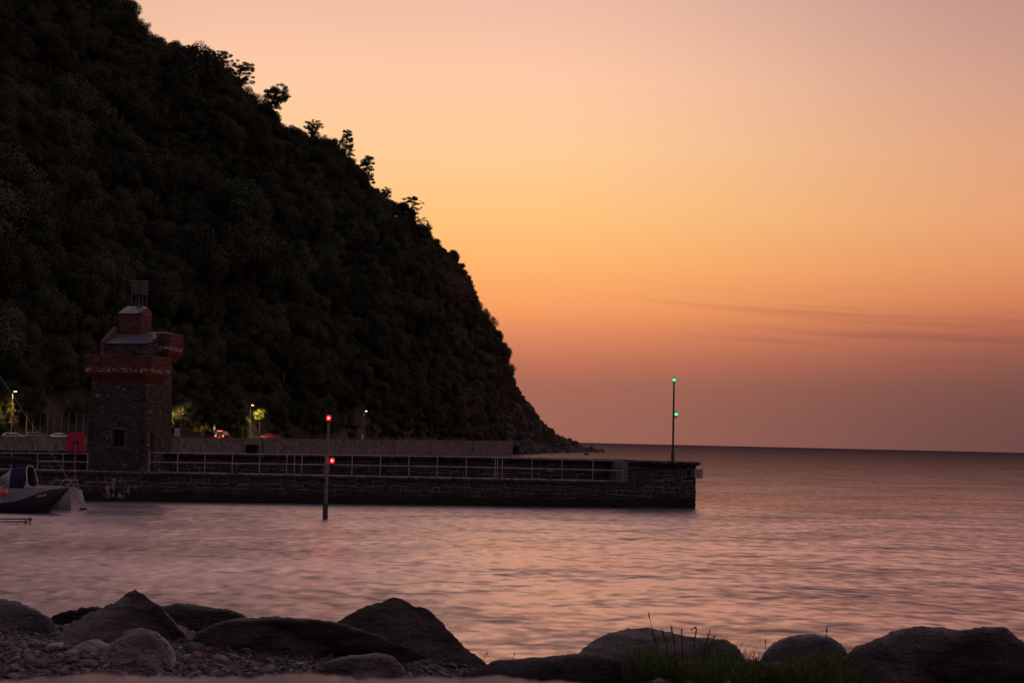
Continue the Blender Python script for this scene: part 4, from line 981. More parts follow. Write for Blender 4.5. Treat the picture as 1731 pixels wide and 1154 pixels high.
# ------------------------------------------------------------------ lifebuoy housing on a post, left of the tower
def lifebuoy():
    s, z = psz(126.5, 781, -0.02); p = Vector((PL.x, PL.y)) + PDIR * s - PNRM * 0.02; z0 = deck_z(s)
    e = thing('lifebuoy_housing', 'red plastic lifebuoy cabinet on a post beside the tower', 'lifebuoy cabinet', (p.x, p.y, z0), PANG)
    RED = mat('red_plastic', (0.36, 0.012, 0.04), rough=0.55, spec=0.25)
    zt = psz(126, 731.5)[1] - z0; zb = psz(126, 764.5)[1] - z0; w = 0.46
    bm = bmesh.new(); n = 40; rings = []
    def ring(scale, y):
        vs = []
        for k in range(n):
            th = 2 * math.pi * k / n; cx, cz = math.cos(th), math.sin(th); ex = 0.38
            vs.append(bm.verts.new((scale * w * math.copysign(abs(cx) ** ex, cx) * (1 - 0.04 * (cz < -0.2)), y, (zt + zb) / 2 + scale * (zt - zb) / 2 * math.copysign(abs(cz) ** ex, cz))))
        return vs
    prof = [(0.93, -0.20), (1.0, -0.15), (1.0, -0.03), (0.97, -0.01), (0.97, 0.01), (1.0, 0.03), (1.0, 0.12), (0.9, 0.18)]
    inner = [(0.17, -0.14), (0.18, -0.20)]
    rs = [ring(a, y) for a, y in prof]
    def circ(r, y): return [bm.verts.new((r * math.cos(2 * math.pi * k / n), y, (zt + zb) / 2 + r * math.sin(2 * math.pi * k / n))) for k in range(n)]
    c0 = circ(0.15, -0.215); c1 = circ(0.135, -0.10)
    chain = [c1, c0] + rs
    for a, b in zip(chain[:-1], chain[1:]):
        for k in range(n): bm.faces.new((a[k], a[(k + 1) % n], b[(k + 1) % n], b[k]))
    bm.faces.new(rs[-1]); bm.faces.new(c1)
    bmesh.ops.recalc_face_normals(bm, faces=bm.faces); me = bpy.data.meshes.new('cabinet'); bm.to_mesh(me); bm.free()
    me.polygons.foreach_set('use_smooth', [True] * len(me.polygons)); me.set_sharp_from_angle(angle=R(40)); o = mesh_obj('cabinet', me, RED, e)
    MB().lathe([(0.133, 0), (0.133, 0.01)], n=20).build('hole', mat('hole_dark', (0.012, 0.012, 0.013), rough=0.9), o).matrix_local = Matrix.Translation((0, -0.105, (zt + zb) / 2)) @ Matrix.Rotation(R(90), 4, 'X')  # black disc stands in for the dark inside the hole
    for sx in (-1, 1): MB().box(sx * .2 - .12, sx * .2 + .12, -.1, .08, zt - .01, zt + .035).build('lid_lug', RED, o, bevel=.012)
    MB().box(-.035, .035, -.29, -.225, 0.05, (zt + zb) / 2 + 0.12).box(-.07, .07, -.3, -.22, 0.44, .52).build('post', mat('galvanised_post', (0.16, 0.15, 0.17), rough=0.5, metal=0.5), e, bevel=.006)
    MB().box(-.1, .1, -.36, -.05, 0.0, .05).build('foot', RAIL, e)
lifebuoy()

# ------------------------------------------------------------------ sea marks
def lantern(parent, c, colour, glow, r, h, name):
    DK = mat('lantern_black', (0.02, 0.02, 0.022), rough=0.5)
    o = MB().lathe([(r * 1.25, 0), (r * 1.25, h * .10), (r * .8, h * .14), (r * .8, h * .18)], c, 14).lathe([(r * .85, h * .80), (r * 1.1, h * .84), (r * .75, h * .95), (r * .2, h * 1.02), (r * .15, h * 1.18), (r * .02, h * 1.2)], c, 14).build(name, DK, parent, True)
    MB().lathe([(r * .6, h * .18), (r * .86, h * .3), (r * .92, h * .5), (r * .86, h * .68), (r * .6, h * .8)], c, 14).build('lens', glow, o, True)
    for k in range(4):
        a = k * math.pi / 2 + .78; x, y = c[0] + r * 1.08 * math.cos(a), c[1] + r * 1.08 * math.sin(a); MB().cyl((x, y, c[2] + h * .1), (x, y, c[2] + h * .85), r * .07, n=5).build('guard_bar', DK, o)
    return o
def glow_mat(name, core, edge, s1, s0):
    """lit coloured lens: bright filament seen through the middle of the lens, deeper colour towards its rim (facing falloff of the lens itself)"""
    m = mat(name, edge, rough=0.2, emit=edge, estr=s0); return m
REDL = glow_mat('red_signal_lens', (1, .3, .2), (1.0, 0.012, 0.03), 20, 5.0); GRNL = glow_mat('green_signal_lens', (.5, 1, .6), (0.0, 0.85, 0.16), 20, 2.2)
REDB = mat('red_signal_bulb', (1, .3, .2), emit=(1, .12, .06), estr=8.0); GRNB = mat('green_signal_bulb', (.4, 1, .5), emit=(.12, 1, .35), estr=5.0)
def point_light(name, parent, loc, col, watt, rad=0.05):
    d = bpy.data.lights.new(name, 'POINT'); d.energy = watt; d.color = col; d.shadow_soft_size = rad; o = bpy.data.objects.new(name, d); COL.objects.link(o); o.parent = parent; o.location = loc; return o
def front_bulb(parent, c, r, m):
    v, f = ico(2); o = mesh_obj('bulb', np_mesh('bulb', v * r + np.array(c), f, True), m, parent); return o
def red_mark():
    b = wat(549.5, 877); D = b.y; t = at(555.5, 712, D)
    e = thing('red_harbour_mark', 'tall grey pole standing in the water with two red signal lights', 'navigation mark', (b.x, b.y, 0))
    lean = Vector((t.x - b.x, 0, t.z)); ax = lambda z: Vector((lean.x * z / lean.z, 0, z))
    PO = mat('mark_pole', (0.16, 0.155, 0.17), rough=0.5, metal=0.3, col2=(0.10, 0.095, 0.10), vscale=3); DK = mat('mark_sleeve', (0.03, 0.03, 0.032), rough=0.7)
    zs = at(549, 851.5, D).z; zc = at(552, 792, D).z
    MB().tube([ax(-1.0), ax(zs)], [.125, .12], 14).tube([ax(zs), ax(zs + .05)], [.14, .12], 14).build('sleeve', DK, e, True)
    MB().tube([ax(zs), ax(zc), ax(lean.z)], [.078, .072, .058], 12).tube([ax(zc - .08), ax(zc + .08)], .10, 12).build('pole', PO, e, True)
    o = lantern(e, tuple(ax(lean.z)), 0, REDL, .11, .32, 'top_lantern'); front_bulb(o, (ax(lean.z).x, -0.095, lean.z + .16), .045, REDB)
    zl = at(558, 783.5, D).z; c = ax(zl) + Vector((.23, 0, 0))
    o = lantern(e, tuple(c), 0, REDL, .11, .30, 'lower_lantern'); front_bulb(o, (c.x, -0.095, zl + .15), .045, REDB)
    MB().box(ax(zl).x, c.x + .1, -.03, .03, zl - .05, zl).box(ax(zl).x - .1, ax(zl).x + .1, -.1, .1, zl - .08, zl + .03).build('bracket', PO, e)
    point_light('red_light', e, (ax(lean.z).x, -.3, lean.z + .2), (1, .05, .05), 2); point_light('red_light', e, (c.x, -.3, zl + .18), (1, .05, .05), 2)
red_mark()
def green_mark():
    s, z = psz(1146.3, 779); d = 0.9; p = Vector((PL.x, PL.y)) + PDIR * s + PNRM * d; z0 = blk_z(s); D = p.y
    t = at(1149, 646, D)
    e = thing('green_harbour_mark', 'slim dark pole on the pier head with two green signal lights', 'navigation mark', (p.x, p.y, z0))
    BK = mat('mark_black', (0.018, 0.018, 0.02), rough=0.55); H = t.z - z0; ax = lambda z: Vector((0, 0, z))
    zc = at(1147, 764, D).z - z0
    MB().lathe([(.2, 0), (.2, .03), (.11, .05), (.105, zc), (.08, zc + .05)], n=12).build('sleeve', BK, e, True)
    MB().tube([ax(zc), ax(H)], [.065, .05], 10).tube([(0, 0, H * .47), (-.1, -.02, H * .47)], .02, 6).build('pole', BK, e, True)
    o = lantern(e, (0, 0, H), 0, GRNL, .10, .29, 'top_lantern'); front_bulb(o, (0, -.085, H + .14), .045, GRNB)
    zl = at(1153, 704, D).z - z0; x = .165
    o = lantern(e, (x, 0, zl), 0, GRNL, .11, .29, 'lower_lantern'); front_bulb(o, (x, -.095, zl + .14), .045, GRNB)
    MB().box(0, x + .1, -.025, .025, zl - .04, zl).tube([(0, 0, zl - .25), (x, 0, zl - .02)], .015, 6).build('bracket', BK, e)
green_mark()
def pier_sign():
    s0, z0 = psz(1170.8, 808); s1, z1 = psz(1184.6, 792.5); w = s1 - s0; h = z1 - z0
    p = Vector((PL.x, PL.y)) + PDIR * s0 - PNRM * 0.28
    e = thing('pier_sign', 'small white notice board fixed to the seaward end of the pier', 'sign', (p.x, p.y, z0), PANG - R(6))
    MB().box(0, w, 0, .03, 0, h).build('board', mat('sign_white', (0.42, 0.39, 0.37), rough=0.6, col2=(0.33, 0.3, 0.28), vscale=3), e, bevel=.004)
    TX = mat('sign_print', (0.12, 0.10, 0.10), rough=0.7)
    for i, (a, b, th) in enumerate(((.2, .8, .05), (.14, .86, .03), (.14, .8, .03), (.16, .86, .03), (.2, .7, .03))):
        MB().box(w * a, w * b, -.004, -.001, h * (.84 - .15 * i) - th, h * (.84 - .15 * i)).build('print_line', TX, e)
    mb = MB()
    for (x0, x1, a, b) in ((0, w, h - .025, h), (0, w, 0, .025), (0, .025, .025, h - .025), (w - .025, w, .025, h - .025)): mb.box(x0, x1, -.008, -.0015, a, b)
    mb.build('border', mat('sign_border', (0.16, 0.13, 0.13), rough=0.6), e)
    MB().box(-.2, w * .5, .032, .08, h * .3, h * .38).box(-.2, w * .5, .032, .08, h * .65, h * .73).build('bracket', RAIL, e)
pier_sign()

# ------------------------------------------------------------------ boats
def loft(name, sections, m, parent, closed=False, cap=True):
    """sections: list of equal length point lists"""
    V = [p for s in sections for p in s]; n = len(sections[0]); F = []
    for i in range(len(sections) - 1):
        for k in range(n if closed else n - 1): a = i * n + k; b = i * n + (k + 1) % n; F.append((a, b, b + n, a + n))
    if cap: F += [tuple(range(n))[::-1], tuple(range((len(sections) - 1) * n, len(sections) * n))]
    return MB().add(V, F).build(name, m, parent, True, sharp=40)
HULLW = mat('white_gelcoat', (0.33, 0.32, 0.35), rough=0.3, spec=0.5, col2=(0.26, 0.25, 0.28), vscale=1.2)
HULLD = mat('dark_blue_gelcoat', (0.010, 0.012, 0.022), rough=0.3)
CANV = mat('navy_canvas', (0.006, 0.013, 0.05), rough=0.85)
CANK = mat('black_canvas', (0.010, 0.012, 0.022), rough=0.9)
STEEL = mat('stainless', (0.45, 0.45, 0.47), rough=0.3, metal=0.8)
def hull_sections(L, beam, z_sheer, z_keel, transom=0.55, n=14, m=9, rake=0.0, flare=0.85):
    """x from 0 (stern) to L (bow)"""
    out = []
    for i in range(n):
        f = i / (n - 1); x = L * f
        w = beam / 2 * (transom + (1 - transom) * math.sin(min(1, f / .55) * math.pi / 2)) if f < .55 else beam / 2 * max(0.02, (1 - ((f - .55) / .45) ** 2.2))
        zs = z_sheer(f); zk = z_keel(f); row = []
        for k in range(m):
            a = -math.pi / 2 + math.pi * k / (m - 1); c = math.sin(a)
            y = w * math.copysign(abs(c) ** 0.75, c); z = zs + (zk - zs) * (math.cos(a) ** 0.8 if math.cos(a) > 0 else 0)
            row.append((x + rake * (f ** 3) * (z - zk), y, z))
        out.append(row)
    return out
def white_yacht():
    b = wat(125.5, 861); e = thing('white_yacht', 'white sailing yacht with blue spray hood and white rudder moored beside the pier', 'sailing boat', (b.x, b.y, 0), R(180))
    # local +x runs from the stern (right in the picture) to the bow (left)
    px = lambda p, y: (lambda q: (-(q.x - b.x), q.z))(at(p, y, b.y))
    L = 6.6
    sheer = lambda f: 0.92 + 0.25 * (f - .4) ** 2 + .12 * f; keel = lambda f: -0.28 + (0.0 if f < .8 else (f - .8) * 3.2)
    hull = loft('hull', hull_sections(L, 2.3, sheer, keel, .62, rake=.25), HULLW, e)
    V = [(L * f, s * (1.13 if f < .6 else 1.13 * (1 - ((f - .55) / .45) ** 2.2)) * (.62 + .38 * math.sin(min(1, f / .55) * math.pi / 2)), sheer(f) - .04) for f in np.linspace(0, .98, 14) for s in (-1, 1)]
    MB().add(V, [(2 * i, 2 * i + 1, 2 * i + 3, 2 * i + 2) for i in range(13)]).build('deck', HULLW, e)
    # rounded stern tube end
    cab = []
    for f, zt in ((1.75, .0), (2.3, .10), (2.65, .38), (3.3, .44), (4.6, .34), (5.2, .0)):
        z = sheer(f / L); cab.append([(f, -.72, z - .05), (f, -.66, z + zt * .9), (f, -.5, z + zt), (f, .5, z + zt), (f, .66, z + zt * .9), (f, .72, z - .05)])
    cb = loft('cabin', cab, HULLW, e)
    for sy in (-1, 1):
        for (a, c) in ((2.95, 3.7), (3.9, 4.5)):
            MB().box(a, c, sy * .705 - .012, sy * .705 + .012, sheer(.5) + .12, sheer(.5) + .27).build('window', mat('boat_glass', (0.10, 0.11, 0.13), rough=0.15), cb, bevel=.01)
    for sy in (-1, 1): MB().tube([(.1, sy * .78, .98), (1.0, sy * .95, 1.02), (2.2, sy * .86, 1.06)], .06, 8).build('coaming', HULLW, e, True)
    # spray hood: canvas over two bows, clear forward panel
    z0 = sheer(.4); hood = []
    for x, h, w in ((2.22, 1.08, .72), (2.55, 1.06, .74), (2.95, .98, .74)):
        hood.append([(x + (.0), -w, z0 + .04), (x, -w * .98, z0 + h * .6), (x, -w * .8, z0 + h * .93), (x, 0, z0 + h), (x, w * .8, z0 + h * .93), (x, w * .98, z0 + h * .6), (x, w, z0 + .04)])
    sh = loft('spray_hood', hood, CANV, e, cap=False); sm = sh.modifiers.new('t', 'SOLIDIFY'); sm.thickness = .015
    ah = hood[-1]; bh = [(3.55, p[1] * .95, z0 + .36 + .05 * (p[2] > z0 + .5)) for p in ah]
    lower = loft('hood_front', [ah, [(3.2 + .35 * (1 if 0 < i < 6 else .8), p[1] * .9, max(z0 + .36, p[2] * .35 + (z0 + .4) * .65 - .1)) for i, p in enumerate(ah)]], mat('clear_hood_panel', (0.30, 0.25, 0.24), rough=0.3), sh, cap=False); lower.modifiers.new('t', 'SOLIDIFY').thickness = .01
    MB().tube([(2.0 + .24 * math.sin(a) ** .7, -.8 * math.copysign(abs(math.cos(a)) ** .6, math.cos(a)), z0 - .05 + 1.15 * math.sin(a) ** .75) for a in np.linspace(0.0001, math.pi - .0001, 25)], .024, 8).build('hood_frame', mat('pale_tube', (0.55, 0.55, 0.54), rough=0.4), e, True)
    # boom with dark sail cover, mast forward
    bm = MB().tube([(1.9, 0, z0 + 1.30), (2.6, 0, z0 + 1.33), (4.4, 0, z0 + 1.42)], [.07, .17, .2], 10).build('boom_cover', CANK, e, True)
    MB().tube([(4.55, 0, sheer(.7) + .2), (4.55, 0, 7.4)], [.06, .05], 10).build('mast', STEEL, e, True)
    MB().tube([(4.55, 0, 7.3), (.12, 0, 1.15)], .006, 4).build('backstay', STEEL, e)
    # pushpit, rudder with tiller, fender, ensign
    for sy in (-1, 1):
        MB().tube([(.1, sy * .6, .92), (.06, sy * .62, 1.42), (.75, sy * .82, 1.44), (1.1, sy * .86, 1.0)], .014, 6).build('pushpit_rail', STEEL, e)
    MB().tube([(.05, -.6, 1.4), (.0, 0, 1.42), (.05, .6, 1.4)], .014, 6).build('pushpit_top', STEEL, e)
    p0 = px(130.5, 828); p1 = px(137.5, 827); p2 = px(145.3, 858.5); p3 = px(136, 859.5)
    ru = MB().prism([p0, p1, p2, p3], 'y', -.035, .035).build('rudder', mat('rudder_white', (0.5, 0.49, 0.51), rough=0.35), e, bevel=.012)
    q = px(139, 860); MB().prism([px(135, 858.8), px(145.5, 858), px(146, 861.5), px(140, 862), px(139.5, 868), px(138, 868), px(138, 862), px(134, 861.5)], 'y', -.05, .05).build('antifouled_foot', HULLD, ru)
    MB().tube([(px(134, 829)[0], 0, px(134, 829)[1]), (px(133, 816)[0], 0, px(133, 816)[1]), (.5, 0, 1.22)], .022, 6).build('tiller', mat('varnished_wood', (0.22, 0.10, 0.05), rough=0.4), ru)
    a, c = px(106.5, 839), px(106.5, 858)
    v = [(0.01, 0), (.07, .03), (.085, .1), (.085, a[1] - c[1] - .1), (.07, a[1] - c[1] - .03), (.02, a[1] - c[1])]
    MB().lathe(v, (a[0], 1.06, c[1]), 10).build('fender', mat('black_fender', (0.012, 0.012, 0.016), rough=0.5), e, True)
    MB().tube([(.02, .2, 1.0), (-.05, .2, 1.95)], .012, 6).build('flagstaff', STEEL, e)
    V = []; n = 8
    for i in range(n + 1):
        for j in range(5): V.append((-.04 + .03 * math.sin(i * 1.3) - i * .012 + .10 * (i / n), .2 + .05 * math.sin(i * .9 + j * .4), 1.92 - .055 * j - .055 * i))
    MB().add(V, [(i * 5 + j, i * 5 + j + 1, (i + 1) * 5 + j + 1, (i + 1) * 5 + j) for i in range(n) for j in range(4)]).build('ensign', mat('red_flag', (0.30, 0.012, 0.02), rough=0.9), e)
white_yacht()
def orange_buoy():
    p = at(7.5, 832, 72.75); v, f = ico(3); v = v * np.array([.17, .17, .19])
    e = thing('mooring_buoy', 'small orange mooring buoy hanging on the side of the white yacht', 'buoy', tuple(p))
    mesh_obj('float', np_mesh('float', v, f, True), mat('orange_plastic', (0.62, 0.09, 0.02), rough=0.4), e)
    MB().lathe([(.06, .17), (.07, .2), (.05, .26), (.02, .28)], n=10).build('cap', mat('black_cap', (0.015, 0.015, 0.016), rough=0.6), e, True)
    MB().tube([(0, 0, .28), (.02, .04, .5), (0, .12, .7)], .01, 5).build('rope', mat('rope', (0.2, 0.17, 0.15), rough=0.9), e)
orange_buoy()
def dark_boat():
    b = wat(82, 866.5); e = thing('dark_hulled_boat', 'dark blue open boat with raised bow moored in front of the white yacht', 'boat', (b.x, b.y, 0), R(-4))
    # local +x towards the bow (right); bow tip at about px 118
    tip = at(118, 822.5, b.y); xt = tip.x - b.x; L = 5.2; x0 = xt - L
    s0 = at(0, 848, b.y); zt = tip.z; zl = s0.z - 0.02; xl = s0.x - b.x
    def sheer(f):
        x = x0 + L * f; return float(np.interp(x, [x0, xl, xl + 1.2, xt - .9, xt], [zl - .02, zl, zl + .16, zt - .16, zt]))
    secs = []; n = 18; m = 11
    for i in range(n):
        f = i / (n - 1); w = 1.0 * (.75 + .25 * math.sin(min(1, f / .5) * math.pi / 2)) if f < .5 else 1.0 * max(.015, 1 - ((f - .5) / .5) ** 2.4)
        zs = sheer(f); zk = -.32 if f < .76 else -.32 + (f - .76) / .24 * (zs + .26); row = []
        for k in range(m):
            a = -math.pi / 2 + math.pi * k / (m - 1); c = math.sin(a); row.append((x0 + L * f, w * math.copysign(abs(c) ** .6, c), zs + (zk - zs) * max(0, math.cos(a)) ** .7))
        secs.append(row)
    hull = loft('hull', secs, HULLD, e)
    GR = mat('grey_blue_strake', (0.13, 0.16, 0.24), rough=0.4)
    for k in (0, -1):
        pts = [(s[k][0], s[k][1] * 1.02, s[k][2] - .015) for s in secs]; MB().tube(pts[:9], .075, 8).build('tube_fender', GR, e, True); MB().tube(pts[8:], [.07] * 3 + [.06] * (len(pts[8:]) - 3), 8).build('gunwale', mat('grey_gunwale', (0.10, 0.11, 0.15), rough=0.4), e, True)
    V = [(s[k][0], s[k][1] * .97, s[k][2] - .12) for s in secs[:-1] for k in (0, -1)]
    MB().add(V, [(2 * i, 2 * i + 1, 2 * i + 3, 2 * i + 2) for i in range(len(secs) - 2)]).build('deck', mat('grey_deck', (0.12, 0.12, 0.14), rough=0.7), e)
    a, c = at(73.5, 838.8, b.y), at(87.5, 834.0, b.y); y = -1.0
    # name plate follows the side of the hull
    xm = (a.x + c.x) / 2 - b.x; f = (xm - x0) / L; w = 1.0 * max(.015, 1 - ((f - .5) / .5) ** 2.4) if f > .5 else 1
    pl = MB().box(-.21, .21, -.012, .012, -.045, .045).build('name_plate', mat('cream_plate', (0.36, 0.29, 0.19), rough=0.5), e); pl.location = (xm, -w * .99 - .05, (a.z + c.z) / 2); pl.rotation_euler = (0, -R(13), -R(-22))
    for i in range(5): MB().box(-.16 + i * .065, -.12 + i * .065, -.017, -.0135, -.022, .022).build('letter', mat('plate_letters', (0.06, 0.05, 0.05), rough=0.6), pl)
    MB().tube([(xt - .2, 0, zt + .02), (xt + .6, .15, .4), (xt + 1.2, .3, -.2)], .012, 5).build('mooring_rope', MATS['rope'], e)
    MB().tube([(xt - .1, 0, zt), (xt - .1, 0, zt + .12), (xt + .02, 0, zt + .13)], .02, 6).build('bow_cleat', STEEL, e)
dark_boat()
def spars():
    b = wat(30, 885); D = b.y
    e = thing('mooring_boom', 'pair of thin dark bars with ringed ends low over the water by the left edge', 'mooring bars', (b.x, b.y, 0))
    BR = mat('rusty_bar', (0.09, 0.07, 0.068), rough=0.8)
    rel = lambda px, py: at(px, py, D) - Vector((b.x, b.y, 0))
    for (y0, y1, xe) in ((876.6, 876.8, 51), (881.8, 881.4, 44)):
        a, c = rel(-60, y0 - .5), rel(xe, y1); MB().tube([a, c], .028, 8).build('bar', BR, e, True)
        mb = MB(); mb.tube([c + Vector((.06 * math.cos(t), 0, .06 * math.sin(t))) for t in np.linspace(0, 6.283, 13)], .02, 6).build('ring', BR, e)
        MB().tube([c, c + Vector((0, 0, -.2)), c + Vector((.02, 0, -.75))], .03, 6).build('hanger', BR, e)
    a = rel(28, 882); MB().tube([a, a + Vector((0, 0, -.55))], .012, 5).build('stay', BR, e)
    a = rel(-50, 877); MB().tube([a + Vector((0, 0, .25)), a + Vector((0, 0, -1.2))], .06, 8).build('support_pile', BR, e)
spars()

# ------------------------------------------------------------------ esplanade furniture, cars and lamps
def esp(px, off):
    """point on the esplanade at photograph column px, off metres inland of the wall face"""
    lo, hi = -0.5, 1.1
    for _ in range(50):
        k = (lo + hi) / 2; q = wall_pt(k) + WIN * off
        if project((q.x, q.y, 3.0))[0] < px: lo = k
        else: hi = k
    q = wall_pt(lo) + WIN * off; return Vector((q.x, q.y, road_z(lo)))
WANG = math.atan2(WDIR.y, WDIR.x)
TYRE = mat('tyre', (0.015, 0.015, 0.016), rough=0.9); RIM = mat('wheel_rim', (0.35, 0.35, 0.36), rough=0.35, metal=0.8)
CGL = mat('car_glass', (0.012, 0.013, 0.016), rough=0.12, spec=0.6); CHL = mat('headlamp_glass', (0.5, 0.5, 0.52), rough=0.15); CTL = mat('tail_lamp_red', (0.25, 0.008, 0.01), rough=0.2)
def car(label, px, off, heading, paint, style, name='parked_car', group=None, lit=False):
    """heading: direction of the car's nose in world degrees"""
    p = esp(px, off); e = thing(name, label, 'car', p, R(heading), group)
    if style == 'hatch': L, Wd, H, cab = 4.0, 1.72, 1.46, [(-1.92, .95), (-1.72, 1.32), (-1.45, 1.44), (-.2, 1.46), (.35, 1.36), (1.12, .98)]
    elif style == 'estate': L, Wd, H, cab = 4.6, 1.8, 1.56, [(-2.2, 1.0), (-2.05, 1.42), (-1.8, 1.53), (.0, 1.56), (.45, 1.46), (1.12, 1.06)]
    elif style == 'suv': L, Wd, H, cab = 4.5, 1.85, 1.85, [(-2.2, 1.1), (-2.1, 1.68), (-1.9, 1.82), (.1, 1.85), (.5, 1.74), (1.2, 1.15)]
    else: L, Wd, H, cab = 4.3, 1.75, 1.42, [(-1.75, .98), (-1.2, 1.30), (-.8, 1.40), (.05, 1.42), (.55, 1.3), (1.25, .97)]
    b0 = cab[0][1]; b1 = cab[-1][1]; hl = L / 2; w = Wd / 2
    body = [(-hl, .35), (-hl - .02, .6), (-hl + .06, b0 - .1), (cab[0][0], b0), (cab[-1][0], b1), (hl - .5, b1 - .12), (hl - .08, .68), (hl, .5), (hl - .05, .28), (-hl + .1, .26)]
    mb = MB(); n = len(body); secs = []
    for y, k in ((-w, .0), (-w * .96, .03), (0, .045), (w * .96, .03), (w, .0)):
        secs.append([(x * (1 - (.02 if abs(y) == w else 0)), y, z + (k if z > .8 else 0)) for x, z in body])
    bo = loft('body', secs, paint, e, closed=True)
    # glasshouse: pillars and roof in paint, panes set in
    gh = []
    for y, s in ((-w * .90, 0), (-w * .74, 1), (w * .74, 1), (w * .90, 0)):
        gh.append([(x * (1 if s == 0 else .985), y if (z < b0 + .15 or s == 0 and False) else math.copysign(w * .74, y) if s else y, z) for x, z in cab])
    ro = []
    T = .72 * w; Bm = .93 * w
    def yy(z): return Bm + (T - Bm) * (z - b0) / (H - b0)
    prof = [(x, z) for x, z in cab]
    V = [(x, -yy(z), z) for x, z in prof] + [(x, yy(z), z) for x, z in prof]; k = len(prof); F = [tuple(range(k))[::-1], tuple(range(k, 2 * k))] + [(i, i + 1, i + 1 + k, i + k) for i in range(k - 1)]
    MB().add(V, F).build('roof', paint, e, True, sharp=30)
    cx = [x for x, z in prof]; zt = H - .16
    def side(x0, x1, sl0, sl1, nm='side_window'):
        for sy in (-1, 1):
            zb_ = max(b0, b1) + .03; MB().add([(x0 - 0, sy * (yy(zb_) + .006), zb_), (x1, sy * (yy(zb_) + .006), zb_), (x1 + sl1, sy * (yy(zt) + .006), zt), (x0 + sl0, sy * (yy(zt) + .006), zt),
                      (x0, sy * (yy(zb_) - .02), zb_), (x1, sy * (yy(zb_) - .02), zb_), (x1 + sl1, sy * (yy(zt) - .02), zt), (x0 + sl0, sy * (yy(zt) - .02), zt)], [(0, 1, 2, 3), (4, 5, 6, 7), (0, 1, 5, 4), (1, 2, 6, 5), (2, 3, 7, 6), (3, 0, 4, 7)]).build(nm, CGL, e)
    r0, r1 = cab[0][0] + .22, cab[-1][0] - .22; mid = (r0 + r1) / 2 - .1; slf = -(cab[-1][0] - cab[-2][0]) * .72
    side(r0 + .1, mid - .05, .22, 0); side(mid + .05, r1, 0, slf)
    if style == 'estate': pass
    def screen(a, b, nm):
        (xa, za), (xb, zb_) = a, b; o = .012 if xa > 0 else -.012; m2 = .86
        MB().add([(xa + o, -yy(za) * m2, za + .02), (xa + o, yy(za) * m2, za + .02), (xb + o, yy(zb_) * m2, zb_ + .006), (xb + o, -yy(zb_) * m2, zb_ + .006),
                  (xa - o, -yy(za) * m2, za), (xa - o, yy(za) * m2, za), (xb - o, yy(zb_) * m2, zb_ - .02), (xb - o, -yy(zb_) * m2, zb_ - .02)], [(0, 1, 2, 3), (4, 5, 6, 7), (0, 1, 5, 4), (1, 2, 6, 5), (2, 3, 7, 6), (3, 0, 4, 7)]).build(nm, CGL, e)
    screen(cab[-1], cab[-2], 'windscreen'); screen(cab[0], cab[1], 'rear_window')
    for x in (-hl * .62, hl * .66):
        for sy in (-1, 1):
            wh = MB(); wh.tube([(x, sy * (w - .2), .31), (x, sy * (w + .01), .31)], .31, 16); t = wh.build('wheel', TYRE, e, True); MB().tube([(x, sy * (w - .02), .31), (x, sy * (w + .02), .31)], [.2, .18], 12).build('rim', RIM, t)
    for sy in (-1, 1):
        MB().box(hl - .22, hl - .03, sy * w * .72 - .14, sy * w * .72 + .14, .58, .70).build('headlight', CHL, e, bevel=.02)
        MB().box(-hl - .035, -hl + .12, sy * w * .82 - .1, sy * w * .82 + .1, .72 if style != 'suv' else .8, b0 - .06).build('tail_light', (mat('lit_tail_lamp', (1, .05, .04), emit=(1, .05, .03), estr=14) if lit else CTL), e, bevel=.02)
        MB().box(cab[-1][0] - .35, cab[-1][0] - .2, sy * (w + .02), sy * (w + .16), b1 + .02, b1 + .14).build('wing_mirror', paint, e, bevel=.02)
    MB().box(-hl - .03, -hl + .02, -.26, .26, .5, .61).build('number_plate', mat('plate_yellow', (0.5, 0.38, 0.06), rough=0.5), e)
    return e, (L, Wd, H)
PW = mat('white_car_paint', (0.78, 0.78, 0.8), rough=0.25, coat=.5); PG = mat('dark_grey_car_paint', (0.10, 0.11, 0.13), rough=0.25, coat=.5, metal=.3); PS = mat('silver_car_paint', (0.55, 0.56, 0.6), rough=0.25, coat=.5, metal=.4); PR_ = mat('red_car_paint', (0.26, 0.012, 0.022), rough=0.25, coat=.5); PK = mat('black_car_paint', (0.012, 0.012, 0.014), rough=0.25, coat=.5)
WD = math.degrees(WANG)
G1 = 'cars parked along the esplanade wall'
car('white hatchback behind the sea wall, leftmost of the parked cars', 26, 4.2, WD - 62, PW, 'hatch', group=G1)
car('dark grey estate car parked between the white hatchback and the silver car', 67, 4.4, WD - 64, PG, 'estate', group=G1)
car('silver car half hidden behind the red lifebuoy cabinet', 104, 4.4, WD - 64, PS, 'saloon', group=G1)
e, dim = car('dark rescue vehicle seen from behind with red tail lights and roof bar lit', 377, 5.0, WD + 14, PK, 'suv', 'rescue_vehicle', lit=True)
bar = MB().box(-2.0, -1.75, -.62, .62, 1.86, 1.93).build('roof_light_bar', PK, e)
for y, c in ((-.5, (1, .03, .05)), (-.17, (1, .25, .2)), (.17, (1, .25, .1)), (.5, (1, .03, .05))): MB().box(-2.04, -1.99, y - .13, y + .13, 1.87, 1.93).build('light', mat('bar_lamp_%d' % int(y * 100 + 100), c, emit=c, estr=6.0), bar)
MB().box(-2.1, -.3, .905, .915, .75, 1.0).build('side_stripe', mat('reflective_stripe', (0.6, 0.35, 0.25), rough=0.4), e)
MB().box(-2.1, -.3, -.915, -.905, .75, 1.0).build('side_stripe', MATS['reflective_stripe'], e)
point_light('tail_glow', e, (-2.5, 0, .9), (1, .06, .04), 8)
car('dark red saloon car behind the sea wall near the lamp-lit bush', 457, 5.0, WD - 62, PR_, 'saloon', group=G1)

